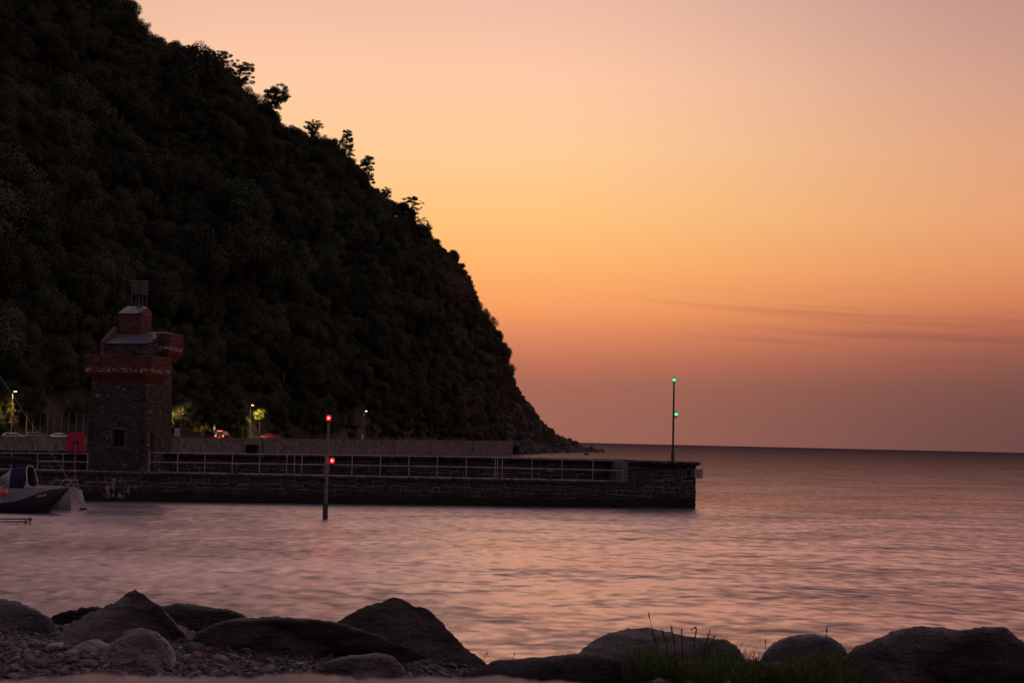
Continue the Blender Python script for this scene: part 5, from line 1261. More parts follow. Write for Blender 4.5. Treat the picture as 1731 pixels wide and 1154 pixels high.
LAMPM = mat('lamp_lens', (1, .8, .5), emit=(1.0, .58, .22), estr=14.0); POLE = mat('lamp_pole', (0.10, 0.10, 0.095), rough=0.5, metal=0.4)
def street_lamp(label, px, off, pytop, watt, tilt=0, cone=120):
    p = esp(px, off); z = at(px + 1, pytop, p.y).z; h = z - p.z
    e = thing('street_lamp', label, 'street lamp', p, WANG - R(90), 'street lamps along the esplanade')
    MB().lathe([(.12, 0), (.12, 1.0), (.075, 1.1), (.05, h - .1), (.045, h)], n=10).build('pole', POLE, e, True)
    MB().tube([(0, 0, h - .05), (.12, 0, h + .1), (.42, 0, h + .14)], .035, 8).build('arm', POLE, e, True)
    hd = MB().box(.22, .82, -.13, .13, h + .1, h + .2).build('lamp_head', POLE, e, bevel=.03)
    MB().box(.30, .76, -.1, .1, h + .03, h + .097).build('lens', LAMPM, hd, bevel=.02)
    d = bpy.data.lights.new('lamp_light', 'SPOT'); d.energy = watt * 4; d.color = (1.0, .74, .36); d.spot_size = R(cone); d.spot_blend = .6; d.shadow_soft_size = .12
    o = bpy.data.objects.new('lamp_light', d); COL.objects.link(o); o.parent = e; o.location = (.53, 0, h - .02); o.rotation_euler = (R(tilt), 0, 0)
    return e, h
street_lamp('street lamp at the far left above the white hatchback', 18.5, 8.6, 662, 560)
street_lamp('street lamp beside the brightly lit bush', 421.5, 8.6, 685, 1300, 38, 95)
street_lamp('street lamp farthest along the esplanade, right of the red harbour mark', 614, 8.4, 695, 70)
street_lamp('street lamp mostly hidden behind the tower', 279, 8.8, 684, 1300, 50, 100)
def road_sign(px, off, py0, py1, label, kind, cat='sign'):
    p = esp(px, off); D = p.y; zt = at(px, py0, D).z - p.z; zb = at(px, py1, D).z - p.z
    e = thing('road_sign' if kind == 'tri' else 'notice_sign', label, cat, p, 0)
    MB().cyl((0, .04, 0), (0, .04, zt), .035, n=8).build('post', POLE, e)
    if kind == 'tri':
        a = (zt - zb) * .62; x = a * .58
        b = MB().prism([(-x, zt - a), (x, zt - a), (0, zt)], 'y', -.015, .0).build('panel', mat('sign_red', (0.5, 0.02, 0.03), rough=0.5), e)
        MB().prism([(-x * .62, zt - a * .86), (x * .62, zt - a * .86), (0, zt - a * .3)], 'y', -.02, -.016).build('symbol_field', mat('sign_field', (0.7, 0.68, 0.66), rough=0.5), b)
        MB().box(-x * .85, x * .85, -.015, 0, zb, zt - a - .05).build('lower_panel', MATS['sign_field'], e)
    else:
        w = .19; MB().box(-w, w, -.02, .0, zb + (zt - zb) * .45, zt - .1).build('panel', mat('notice_white', (0.6, 0.6, 0.62), rough=0.5), e)
        MB().box(-w * .9, w * .9, -.02, 0, zb, zb + (zt - zb) * .4).build('lower_panel', mat('notice_blue', (0.05, 0.09, 0.25), rough=0.5), e)
        MB().lathe([(.09, zt - .08), (.12, zt), (.1, zt + .2), (.02, zt + .3)], n=10).build('finial', mat('finial_amber', (0.35, 0.24, 0.06), rough=0.6), e)
road_sign(17.2, 7.9, 703, 714.5, 'red triangular warning sign on a post under the far left lamp', 'tri')
road_sign(361.8, 3.2, 720, 731, 'small blue and white notice on a post left of the rescue vehicle', 'notice')
def info_board():
    p = esp(299.5, 1.6); D = p.y; a, b = at(294.5, 736.6, D), at(303.2, 724, D)
    e = thing('information_board', 'white and blue information board just right of the tower', 'information board', p, 0); w = (b.x - a.x); z0, z1 = a.z - p.z, b.z - p.z; x0 = a.x - p.x
    for x in (x0 + .05, x0 + w - .05): MB().box(x - .035, x + .035, .03, .1, 0, z1).build('leg', POLE, e)
    MB().box(x0, x0 + w, 0, .03, z0, z1).build('panel', mat('board_white', (0.75, 0.76, 0.8), rough=0.4), e)
    MB().box(x0 + .08 * w, x0 + .5 * w, -.006, -.002, z0 + (z1 - z0) * .35, z0 + (z1 - z0) * .88).build('picture', mat('board_picture', (0.28, 0.24, 0.22), rough=0.5, col2=(0.1, 0.2, 0.3), vscale=3), e)
    MB().box(x0 + .55 * w, x0 + .93 * w, -.006, -.002, z0 + (z1 - z0) * .3, z0 + (z1 - z0) * .9).build('text_panel', mat('board_pale_blue', (0.45, 0.5, 0.62), rough=0.5), e)
    MB().box(x0 + .08 * w, x0 + .93 * w, -.006, -.002, z0 + (z1 - z0) * .1, z0 + (z1 - z0) * .26).build('footer', mat('board_blue', (0.12, 0.18, 0.36), rough=0.5), e)
info_board()
def marker(px, off, py0, label, wid=.06, machine=None):
    p = esp(px, off); D = p.y; h = at(px, py0, D).z - p.z; e = thing('marker_post', label, 'post', p, 0)
    MB().lathe([(wid, 0), (wid, h - .06), (wid * .6, h), (.01, h + .01)], n=8).build('shaft', mat('weathered_post', (0.16, 0.15, 0.14), rough=0.8), e, True)
    MB().lathe([(wid * 1.06, h - .3), (wid * 1.06, h - .12)], n=8).build('reflector_band', mat('reflector', (0.45, 0.43, 0.4), rough=0.5), e)
    if machine:
        MB().box(-.22, .22, -.15, .15, 0, machine).build('ticket_machine', mat('machine_grey', (0.3, 0.3, 0.32), rough=0.5), e, bevel=.02); MB().box(-.17, .17, -.165, -.152, machine * .55, machine * .9).build('machine_panel', mat('machine_panel', (0.6, 0.6, 0.62), rough=0.4), e)
marker(410, 3.0, 721, 'slim grey post standing left of the lamp with the lit bush')
marker(438, 2.6, 727, 'short grey post just left of the dark red car', .08)
marker(683, 1.6, 728, 'thin pale post above the far stretch of the sea wall', .06)
marker(612.5, 2.0, 726, 'grey ticket machine with white panel below the farthest street lamp', .05, 1.7)

def rock_fence():
    xs = [44, 55, 67, 79.5, 90.7, 103, 115, 128, 140, 153, 166, 180]; off = 9.6
    p0 = esp(100, off); e = thing('rockfall_fence', 'tall wire mesh rockfall fence with grey posts behind the parked cars', 'fence', p0)
    ST = mat('fence_post', (0.20, 0.20, 0.21), rough=0.5, metal=0.4); WI = mat('fence_wire', (0.07, 0.07, 0.075), rough=0.6)
    P = [esp(x, off) for x in xs]; T = [at(x + .4, 694.5 + (x - 44) * .030, q.y).z for x, q in zip(xs, P)]
    for q, t in zip(P, T): MB().box(q.x - p0.x - .05, q.x - p0.x + .05, q.y - .06 - p0.y, q.y + .06 - p0.y, q.z - .1 - p0.z, t - p0.z).build('post', ST, e)
    for i in range(len(P) - 1):
        a, b = P[i], P[i + 1]; mb = MB(); n = 16
        for j in range(n + 1):
            f = j / n; za = a.z + .1 + (T[i] - a.z - .15) * f; zb_ = b.z + .1 + (T[i + 1] - b.z - .15) * f; mb.tube([(a.x - p0.x, a.y - p0.y, za - p0.z), (b.x - p0.x, b.y - p0.y, zb_ - p0.z)], .006 if j not in (0, n) else .014, 3)
        for j in range(1, 6):
            q = a.lerp(b, j / 6); t = T[i] + (T[i + 1] - T[i]) * j / 6; mb.tube([(q.x - p0.x, q.y - p0.y, q.z + .1 - p0.z), (q.x - p0.x, q.y - p0.y, t - p0.z - .05)], .006, 3)
        o = mb.build('wire_mesh', WI, e); tag(o, kind='stuff')
rock_fence()

# shrubs lit by the street lamps
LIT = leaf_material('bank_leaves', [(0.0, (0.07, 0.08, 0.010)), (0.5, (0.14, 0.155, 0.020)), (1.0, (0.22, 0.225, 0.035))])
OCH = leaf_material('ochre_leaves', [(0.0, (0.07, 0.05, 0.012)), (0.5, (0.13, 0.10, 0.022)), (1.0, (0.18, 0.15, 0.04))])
def shrub(label, px, off, py, rx, rz, m, seed, name='bank_shrub', n=26, stemmed=True):
    """crown centred on the pixel; stem down to the ground"""
    p = esp(px, off); c = at(px, py, p.y); g = random.Random(seed); h = c.z - p.z
    e = thing(name, label, 'shrub', p, 0)
    cl = []
    for i in range(n):
        th = g.random() * 6.283; ph = math.acos(1 - 2 * g.random()); q = .55 + .45 * g.random()
        cl.append(((rx * q * math.sin(ph) * math.cos(th), rx * q * math.sin(ph) * math.sin(th), h + rz * q * math.cos(ph)), .28 * min(rx, rz) * (.7 + .7 * g.random())))
    mesh_obj('crown', leaf_mesh('crown', cl, .17, 420 / max(.4, (.28 * min(rx, rz)) ** 2) * .45, seed + 9), m, e)
    mb = MB(); mb.tube([(0, 0, -.3), (.06, .05, h * .5), (0, 0, h)], [.09, .07, .03], 7)
    for i in range(5): a = i * 1.26; mb.tube([(0, 0, max(0, h - rz * .8)), (rx * .5 * math.cos(a), rx * .5 * math.sin(a), h)], [.04, .015], 5)
    mb.build('trunk', BARK, e)
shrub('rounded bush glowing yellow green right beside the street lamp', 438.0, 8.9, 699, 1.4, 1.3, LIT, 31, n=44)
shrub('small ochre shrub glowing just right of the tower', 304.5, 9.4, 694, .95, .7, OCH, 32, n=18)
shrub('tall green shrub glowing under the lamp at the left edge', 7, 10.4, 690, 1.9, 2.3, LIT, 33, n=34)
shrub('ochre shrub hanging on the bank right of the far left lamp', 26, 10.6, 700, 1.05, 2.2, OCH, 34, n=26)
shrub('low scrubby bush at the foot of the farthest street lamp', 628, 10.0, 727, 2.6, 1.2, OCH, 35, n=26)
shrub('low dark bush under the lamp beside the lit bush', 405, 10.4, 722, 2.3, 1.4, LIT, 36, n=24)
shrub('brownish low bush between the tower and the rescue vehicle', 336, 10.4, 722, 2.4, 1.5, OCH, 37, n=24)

# ------------------------------------------------------------------ foreground beach
def ground_z(x, y):
    """shingle bank in front of the camera: level near, falling into the water behind the boulders"""
    x = np.asarray(x, float); y = np.asarray(y, float)
    u = x / np.maximum(y, 1) * FPX + 865.5
    crest = np.interp(u, [-300, 0, 300, 600, 780, 850, 950, 1040, 1120, 1300, 1420, 1520, 1800], [1.95, 1.95, 1.94, 1.86, 1.74, 1.62, 1.68, 1.86, 2.02, 2.03, 2.03, 1.82, 1.6])
    z = np.interp(y, [0, 2.5, 5, 9, 14.6, 17.0, 24, 32, 45], [2.45, 2.4, 2.15, 2.0, 1.0, 0.82, -0.35, -1.0, -1.6])
    k = np.interp(y, [0, 2.5, 5, 9, 14.6, 17.0, 24, 32, 45], [0, 0, .2, .6, 1.0, .82, 0, 0, 0])
    zz = np.where(y < 5, z, np.where(y < 14.6, np.interp(y, [5, 9, 14.6], [2.15, 0, 0]) + np.interp(y, [5, 9, 14.6], [0, 1, 1]) * (crest + np.interp(y, [9, 14.6], [.08, 0])), 0))
    yc = np.interp(u, [900, 1060], [14.6, 12.9]); t = y - yc
    back = np.interp(t, [0, .6, 2.4, 9.4, 17, 30], [0, -.10, -.62, -2.3, -2.9, -3.4]) + crest
    zz = np.where(t >= 0, back, zz)
    return zz + 0.05 * fbm(np.stack([x * .8, y * .8, x * 0], -1), 61, 3) * np.clip((22 - y) / 6, 0, 1)
GRAV = mat('shingle_ground', (0.08, 0.07, 0.073), rough=0.95, col2=(0.18, 0.16, 0.16), vscale=14, bump=0.9, bscale=25)
def beach():
    X = np.linspace(-16, 16, 161); Y = np.concatenate([np.linspace(-3, 6, 19), np.linspace(6.2, 20, 90), np.linspace(20.5, 45, 24)])
    xx, yy = np.meshgrid(X, Y); P = np.stack([xx, yy, ground_z(xx, yy)], -1).reshape(-1, 3); n = len(X)
    i = (np.arange(len(Y) - 1)[:, None] * n + np.arange(n - 1)[None]).ravel()
    tag(mesh_obj('beach', np_mesh('beach', P, np.stack([i, i + 1, i + n + 1, i + n], 1), True), GRAV), 'bank of dark shingle along the shore', 'beach', kind='structure')
beach()
def hit_ground(px, py):
    d = ray(px, py); lo, hi = 3.0, 40.0; ys = np.linspace(3, 40, 800); xs = d.x / d.y * ys; zs = CAMH + d.z / d.y * ys; g = ground_z(xs, ys)
    i = np.argmax(zs < g); 
    if not (zs < g).any(): i = 400
    return Vector((xs[i], ys[i], g[i]))
PEB = mat('pebbles', rough=0.7, spec=0.4, bump=0.25, bscale=40); attr_colour(PEB, [(0.0, (0.043, 0.041, 0.052)), (0.35, (0.093, 0.084, 0.098)), (0.6, (0.149, 0.130, 0.143)), (0.78, (0.112, 0.087, 0.090)), (0.9, (0.236, 0.205, 0.211)), (0.97, (0.186, 0.093, 0.075)), (1.0, (0.310, 0.285, 0.292))])
def pebbles():
    g = np.random.default_rng(8); v, f = ico(1); var = []
    for k in range(7):
        d = 1 + .28 * fbm(v * 1.1 + k * 5.7, 70 + k, 2); w = v * d[:, None]
        nn = np.random.default_rng(k).normal(size=3); nn /= np.linalg.norm(nn); w = w - np.clip(w @ nn - .55, 0, None)[:, None] * nn; var.append((w, f))
    n = 30000; y = 7.6 + 8.4 * g.random(n) ** 0.9; u = np.where(g.random(n) < .8, g.uniform(-60, 830, n), g.uniform(1040, 1500, n)); x = (u - 865.5) / FPX * y
    s = .007 + .021 * g.random(n) ** 2.0 + (g.random(n) < .03) * g.uniform(.01, .04, n)
    keep = ~((u > 1000) & (y > 12.0)); x, y, s, u = x[keep], y[keep], s[keep], u[keep]; n = len(x)
    pos = np.stack([x, y, ground_z(x, y) + s * .3 + .02 * g.random(n)], 1)
    scl = s[:, None] * np.stack([1 + .7 * g.random(n), 1 + .5 * g.random(n), 0.22 + .30 * g.random(n)], 1)
    eul = np.stack([g.normal(size=n) * .3, g.normal(size=n) * .3, g.random(n) * 6.28], 1)
    me = scatter_join(var, pos, scl, eul, g.integers(0, 7, n), True, 'shingle'); tag(mesh_obj('shingle', me, PEB), 'loose dark shingle and pebbles between the boulders', 'shingle', kind='stuff')
pebbles()

# ------------------------------------------------------------------ boulders
def rock_mat(name, c1, c2, lichen=None, stretch=(1, 1, 1), vs=3.0, bump=1.0, bs=7.0, rot=(0, 0, 0)):
    m = mat(name, c1, rough=0.8, spec=0.35, col2=c2, vscale=vs, stretch=stretch, bump=bump, bscale=bs, detail=9, contrast=(.32, .68)); t, b = nodes_of(m)
    for n in t.nodes:
        if n.type == 'MAPPING': n.inputs['Rotation'].default_value = rot
    tcn = t.nodes.new('ShaderNodeTexCoord')
    def spots(scale, lo, hi, col, seedoff):
        src = b.inputs['Base Color'].links[0].from_socket
        mp = t.nodes.new('ShaderNodeMapping'); mp.inputs['Location'].default_value = seedoff; t.links.new(tcn.outputs['Object'], mp.inputs[0])
        nz = t.nodes.new('ShaderNodeTexNoise'); nz.inputs['Scale'].default_value = scale; nz.inputs['Detail'].default_value = 6; nz.inputs['Roughness'].default_value = .65; t.links.new(mp.outputs[0], nz.inputs['Vector'])
        mr = t.nodes.new('ShaderNodeMapRange'); mr.inputs[1].default_value = lo; mr.inputs[2].default_value = hi; t.links.new(nz.outputs[0], mr.inputs[0])
        mx = t.nodes.new('ShaderNodeMix'); mx.data_type = 'RGBA'; mx.inputs[7].default_value = (*col, 1); t.links.new(mr.outputs[0], mx.inputs[0]); t.links.new(src, mx.inputs[6]); t.links.new(mx.outputs[2], b.inputs['Base Color'])
    bp = [n for n in t.nodes if n.type == 'BUMP'][0]; n3 = t.nodes.new('ShaderNodeTexNoise'); n3.inputs['Scale'].default_value = 38; n3.inputs['Detail'].default_value = 8; n3.inputs['Roughness'].default_value = .7
    vo = t.nodes.new('ShaderNodeTexVoronoi'); vo.feature = 'DISTANCE_TO_EDGE'; vo.inputs['Scale'].default_value = 3.2; mpv = t.nodes.new('ShaderNodeMapping'); mpv.inputs['Scale'].default_value = (1, 1, 2.6); mpv.inputs['Rotation'].default_value = (.4, .5, .2)
    nzv = t.nodes.new('ShaderNodeTexNoise'); nzv.inputs['Scale'].default_value = 4; adv = t.nodes.new('ShaderNodeVectorMath'); adv.operation = 'MULTIPLY_ADD'; adv.inputs[1].default_value = (.35, .35, .35)
    t.links.new(tcn.outputs['Object'], mpv.inputs[0]); t.links.new(tcn.outputs['Object'], nzv.inputs['Vector']); t.links.new(nzv.outputs['Color'], adv.inputs[0]); t.links.new(mpv.outputs[0], adv.inputs[2]); t.links.new(adv.outputs[0], vo.inputs['Vector'])
    cr = t.nodes.new('ShaderNodeMapRange'); cr.inputs[1].default_value = 0.0; cr.inputs[2].default_value = .035; t.links.new(vo.outputs['Distance'], cr.inputs[0])
    t.links.new(tcn.outputs['Object'], n3.inputs['Vector'])
    b2 = t.nodes.new('ShaderNodeBump'); b2.inputs['Strength'].default_value = .9; b2.inputs['Distance'].default_value = .03; t.links.new(n3.outputs[0], b2.inputs['Height']); t.links.new(bp.outputs[0], b2.inputs['Normal'])
    b3 = t.nodes.new('ShaderNodeBump'); b3.inputs['Strength'].default_value = .8; b3.inputs['Distance'].default_value = .03; t.links.new(cr.outputs[0], b3.inputs['Height']); t.links.new(b2.outputs[0], b3.inputs['Normal']); t.links.new(b3.outputs[0], b.inputs['Normal'])
    if lichen: spots(5.0, .66, .72, lichen, (3, 1, 2))
    spots(9.0, .76, .79, (0.34, 0.32, 0.31), (9, 4, 1))
    return m
RK_GREY = rock_mat('grey_sandstone', (0.15, 0.132, 0.13), (0.46, 0.405, 0.39), None, (1.2, 1, 5), 2.2, 1.0, 6, (R(20), R(-25), 0))
RK_BLUE = rock_mat('blue_grey_stone', (0.18, 0.175, 0.195), (0.36, 0.345, 0.37), None, (1, 1, 3), 2.5)
RK_DARK = rock_mat('dark_gritstone', (0.050, 0.044, 0.044), (0.22, 0.187, 0.175), (0.20, 0.075, 0.015), (1, 1, 2.4), 2.5, 1.0, 7, (R(15), R(20), 0))
RK_BLK = rock_mat('black_wet_stone', (0.040, 0.036, 0.037), (0.13, 0.11, 0.105), None, (1, 1, 4), 2.5, 1.0, 6)
RK_PALE = rock_mat('pale_smooth_stone', (0.33, 0.295, 0.29), (0.54, 0.48, 0.465), None, (1, 1, 2), 2.0, .5, 5)
def boulder(label, outline, base_py, D, depth, m, seed, ef=1.0, eb=1.0, amp=.05, strata=0.0, skew=0.0, name='boulder', cuts=7,  dirn=(0.3, 0.2, 1.0), crack=0.0):
    """closed lump: the outline gives the crest along the rock, super-ellipse sections give its front and back"""
    O = [at(px, py, D) for px, py in outline]; ox = np.array([p.x for p in O]); oz = np.array([p.z for p in O])
    cx = (ox[0] + ox[-1]) / 2; zb = at(sum(p[0] for p in outline) / len(outline), base_py, D).z - .06
    e_loc = Vector((cx, D, zb))
    NU, NV = 130, 90; u = np.linspace(0, 1, NU); u = .5 - .5 * np.cos(np.pi * u); x = ox[0] + (ox[-1] - ox[0]) * u
    h = np.interp(x, ox, oz) - zb
    k = 5; hp = np.pad(h, k, mode='edge'); ker = np.array([0, 1, 3, 1, 0]); ker = ker / ker.sum(); h = np.convolve(np.pad(h, 2, mode='edge'), ker, 'valid')
    h = np.maximum(h, .02); hm = h.max(); end = np.clip(np.minimum(u, 1 - u) / .04, 0, 1) ** .5
    dep = depth * (h / hm) ** .45 * (.25 + .75 * end)
    th = np.linspace(-.30 * math.pi, 1.30 * math.pi, NV)
    c, s = np.cos(th), np.sin(th); V = np.zeros((NU, NV, 3))
    ex = np.where(c > 0, ef, eb)
    cy = -np.sign(c) * np.abs(c) ** ex; sz = np.where(s > 0, np.abs(s) ** ex, s * .5)
    V[..., 0] = (x - cx)[:, None] + 0 * cy[None]; V[..., 1] = dep[:, None] * (cy[None] + skew * np.clip(sz, 0, 1)[None] * ((u - .5) * 2)[:, None]); V[..., 2] = h[:, None] * sz[None] * end[:, None] ** .5
    P = V.reshape(-1, 3); sc = 1.0 / max(hm, .25)
    rad = V.copy(); rad[..., 0] *= .25; rad[..., 2] -= h[:, None] * .3; rad = rad.reshape(-1, 3); rad /= np.linalg.norm(rad, axis=1)[:, None] + 1e-6
    n1 = fbm(P * sc * np.array([1.1, 1.1, 1.6]) + seed * 3.1, seed, 5, .52)
    dn = np.array(dirn); dn = dn / np.linalg.norm(dn); q = P @ dn * sc * 4 + n1 * .6; st = (q % 1) ** .8
    fc = fbm(P * sc * .9 + seed * 7.7, seed + 5, 2); facet = np.abs(fc)           # creased planes
    crest = np.clip(s, 0, 1)[None].repeat(NU, 0).ravel(); side_ = 1 - .75 * crest ** 6
    disp = hm * (amp * n1 * (.35 + .65 * side_) + strata * (st - .5) * side_ - amp * 1.2 * (facet - .3) * side_)
    if crack: 
        w = np.abs(fbm(P * sc * np.array([.8, .8, 2.2]) + 40 + seed, seed + 9, 3)); disp -= hm * crack * np.exp(-(w / .06) ** 2)
    P = P + rad * disp[:, None]
    gr = np.random.default_rng(seed * 13 + 1)
    for j in range(cuts):      # broken flat faces with crisp edges
        nn = np.array([gr.normal() * .6, -gr.uniform(.2, 1.0), gr.uniform(-.2, .8)]); nn[1] *= (1 if j % 4 else -1); nn /= np.linalg.norm(nn)
        dd = P @ nn; lim = np.quantile(dd, gr.uniform(.48, .76)); P = P - (np.clip(dd - lim, 0, None) * .95 * (1 - crest ** 6) * np.repeat(end, NV))[:, None] * nn
    P = P + rad * (hm * strata * .5 * (((P @ dn * sc * 9 + fbm(P * sc * 1.5, seed + 21, 3) * .9) % 1) - .5) * side_)[:, None]
    # micro relief
    P = P + rad * (hm * .022 * fbm(P * sc * 7, seed + 3, 4, .6))[:, None]
    i = (np.arange(NU - 1)[:, None] * NV + np.arange(NV - 1)[None]).ravel()
    F = np.stack([i, i + NV, i + NV + 1, i + 1], 1)
    j = np.arange(NU - 1) * NV; F = np.concatenate([F, np.stack([j + NV - 1, j + 2 * NV - 1, j + NV, j], 1)])
    o = mesh_obj(name, np_mesh(name, P, F, True), m); o.location = e_loc
    o.data.set_sharp_from_angle(angle=R(24))
    return tag(o, label, 'rock')
boulder('bluish grey boulder cut by the left edge of the picture', [(-90, 1040), (-50, 1018), (0, 1012), (30, 1017), (60, 1030), (85, 1046), (98, 1066)], 1072, 14.2, .55, RK_BLUE, 1, 1.2, 1, .06, .07)
boulder('low jagged dark rock between the left edge boulder and the pointed boulder', [(70, 1060), (84, 1042), (112, 1034), (118, 1030), (128, 1032), (140, 1027), (165, 1027), (200, 1040)], 1075, 15.2, .35, RK_BLK, 2, 1.1, 1, .10, .06)
boulder('large pointed triangular boulder on the left with slanting layers', [(96, 1068), (120, 1052), (150, 1036), (200, 1012), (222, 998), (229, 997), (246, 1006), (275, 1022), (298, 1048), (315, 1066), (326, 1088)], 1084, 13.6, .62, RK_GREY, 3, 1.6, 1.5, .05, .10, skew=-.35, dirn=(.55, .3, 1.0), crack=.05)
boulder('dark rounded boulder behind the pointed boulder on its right', [(250, 1050), (272, 1024), (300, 1020), (330, 1024), (385, 1030), (412, 1038), (432, 1056)], 1075, 15.4, .5, RK_BLK, 4, 1.0, 1, .04, .02)
boulder('long low log-shaped boulder in the middle with layered dark side', [(318, 1084), (335, 1068), (362, 1054), (400, 1044), (480, 1043), (560, 1051), (620, 1066), (680, 1089), (712, 1106), (722, 1116)], 1094, 13.3, .42, RK_DARK, 5, .9, 1, .05, .09, dirn=(.12, .5, 1.0), crack=.04)
boulder('big humped boulder standing alone against the water left of centre', [(560, 1068), (570, 1047), (590, 1034), (640, 1015), (664, 1010), (676, 1011), (692, 1021), (704, 1029), (722, 1033), (742, 1052), (772, 1082), (800, 1104), (826, 1122)], 1116, 14.3, .6, RK_DARK, 6, 1.5, 1.3, .06, .05, skew=.25, dirn=(-.6, .3, 1.0))
boulder('smooth pale rounded stone in front of the pointed boulder', [(166, 1114), (176, 1100), (192, 1082), (212, 1066), (236, 1060), (262, 1066), (282, 1082), (291, 1098), (296, 1114)], 1112, 12.3, .28, RK_PALE, 7, 1.15, 1, .06, .0, crack=.05)
boulder('small pale stone left of the smooth rounded stone', [(112, 1106), (128, 1090), (148, 1081), (166, 1080), (182, 1088), (192, 1104)], 1104, 12.6, .2, RK_PALE, 8, 1.1, 1, .08, .0)
boulder('flat pale slab lying in the shingle right of centre left', [(532, 1130), (556, 1116), (590, 1107), (636, 1102), (664, 1110), (684, 1128)], 1128, 12.0, .3, RK_GREY, 9, .9, 1, .05, .05)
boulder('broad low dark boulder at the bottom centre', [(772, 1150), (800, 1130), (840, 1116), (900, 1110), (960, 1105), (1008, 1104), (1044, 1115), (1076, 1132), (1100, 1150)], 1146, 12.2, .55, RK_BLK, 10, .9, 1, .05, .02)
boulder('layered dark boulder behind the tall grass clump', [(962, 1122), (980, 1102), (1002, 1084), (1030, 1068), (1060, 1062), (1092, 1062), (1132, 1070), (1180, 1077), (1226, 1080), (1246, 1094), (1266, 1120)], 1118, 13.4, .5, RK_GREY, 11, .95, 1, .08, .10, dirn=(.2, .4, 1.0), crack=.05)
boulder('blue grey egg-shaped boulder between the grass and the large right boulder', [(1282, 1130), (1290, 1106), (1308, 1086), (1334, 1075), (1372, 1071), (1406, 1077), (1426, 1092), (1440, 1116)], 1122, 13.2, .38, RK_BLUE, 12, .9, 1, .04, .03, dirn=(.1, .2, 1.0))
boulder('largest dark boulder filling the right corner', [(1412, 1132), (1440, 1104), (1482, 1081), (1530, 1066), (1560, 1059), (1590, 1056), (1626, 1063), (1660, 1060), (1700, 1060), (1722, 1080), (1745, 1098), (1800, 1130), (1830, 1170)], 1196, 12.0, .95, RK_DARK, 13, 1.0, 1, .08, .05)
boulder('low flat slab in the grass beside the large right boulder', [(1396, 1124), (1412, 1104), (1440, 1104), (1476, 1112), (1500, 1128)], 1124, 12.6, .2, RK_BLK, 14, .9, 1, .06, .05)
def cobbles():
    g = random.Random(5)
    spots = [(330, 1098, 14, 'rounded dark cobble right of the smooth pale stone'), (60, 1128, 16, 'flat dark cobble near the lower left corner'), (405, 1096, 15, 'flat oval grey cobble below the log-shaped boulder'), (335, 1111, 9, 'small rusty brown cobble right of the smooth pale stone'),
             (255, 1117, 14, 'flat slate cobble at the foot of the smooth pale stone'), (120, 1109, 11, 'pale flat cobble below the small pale stone'), (372, 1120, 12, 'pale grey cobble lower left of centre'), (150, 1128, 14, 'grey cobble low in the shingle on the left')]
    for i, (px, py, r, lab) in enumerate(spots):
        p = hit_ground(px, py); rr = r / FPX * p.y; v, f = ico(3); w = v * (1 + .2 * fbm(v * 1.2 + i * 4.4, 300 + i, 3))[:, None] * np.array([1.25, .9, .6]) * rr
        c = np.array([.0, 0, 0]); col = [(0.07, .066, .07), (.05, .048, .052), (.10, .09, .088), (.16, .08, .055), (.06, .06, .068), (.17, .15, .14), (.15, .135, .13), (.09, .083, .085)][i]
        o = mesh_obj('cobble', np_mesh('cobble', w, f, True), mat('cobble_%d' % i, col, rough=.7, col2=tuple(x * 1.5 for x in col), vscale=12, bump=.4, bscale=30)); o.location = p + Vector((0, 0, rr * .3)); o.rotation_euler = (g.uniform(-.2, .2), g.uniform(-.2, .2), g.uniform(-.5, .5))
        tag(o, lab, 'stone', 'larger cobbles in the shingle')
cobbles()

# near wall: rough pale coping stones just in front of the lens, softly out of focus
def near_wall():
    D = 1.9; e = None
    m = mat('pale_wall_stone', (0.34, 0.24, 0.185), rough=0.9, col2=(0.50, 0.36, 0.28), vscale=8, bump=.6, bscale=14, stretch=(1, 1, 3))
    base = Vector((-.3, D, 2.3)); e = thing('garden_wall', 'rough pale stone wall top out of focus along the bottom edge', 'wall', base)
    edges = [(-80, 1150), (-20, 1146), (90, 1141), (200, 1138), (330, 1141), (420, 1136), (520, 1131), (660, 1137), (770, 1140), (880, 1140), (960, 1146), (1040, 1152), (1110, 1160)]
    xs = np.linspace(at(-80, 1150, D).x, at(1100, 1158, D).x, 260); E = [at(a, b, D) for a, b in edges]
    zt = np.interp(xs, [q.x for q in E], [q.z for q in E]); yy = np.linspace(-.42, .42, 60); X, Yv = np.meshgrid(xs, yy, indexing='ij')
    prof = 1 - np.clip(np.abs(Yv) / .42, 0, 1) ** 4; Z = zt[:, None] - .10 * (1 - prof) - .03
    q = np.stack([X, Yv, X * 0], -1); joint = np.abs(((X * 3.1 + .25 * fbm(q * 3, 6, 2)) % 1) - .5) * 2
    Z = Z + .008 * fbm(q * 9, 91, 3) + .004 * fbm(q * 30, 92, 3) - .010 * np.exp(-(joint / .10) ** 2)
    Z[:, 0] = Z[:, -1] = 1.6
    V = np.stack([X - base.x, Yv, Z - base.z], -1).reshape(-1, 3); n = 60; i = (np.arange(259)[:, None] * n + np.arange(n - 1)[None]).ravel()
    mesh_obj('coping', np_mesh('coping', V, np.stack([i, i + n, i + n + 1, i + 1], 1), True), m, e)
    x0, x1 = xs[0], xs[-1]
    MB().box(x0 - base.x, x1 - base.x, -.36, .36, -.8, zt.min() - base.z - .2).build('wall_body', m, e)
near_wall()

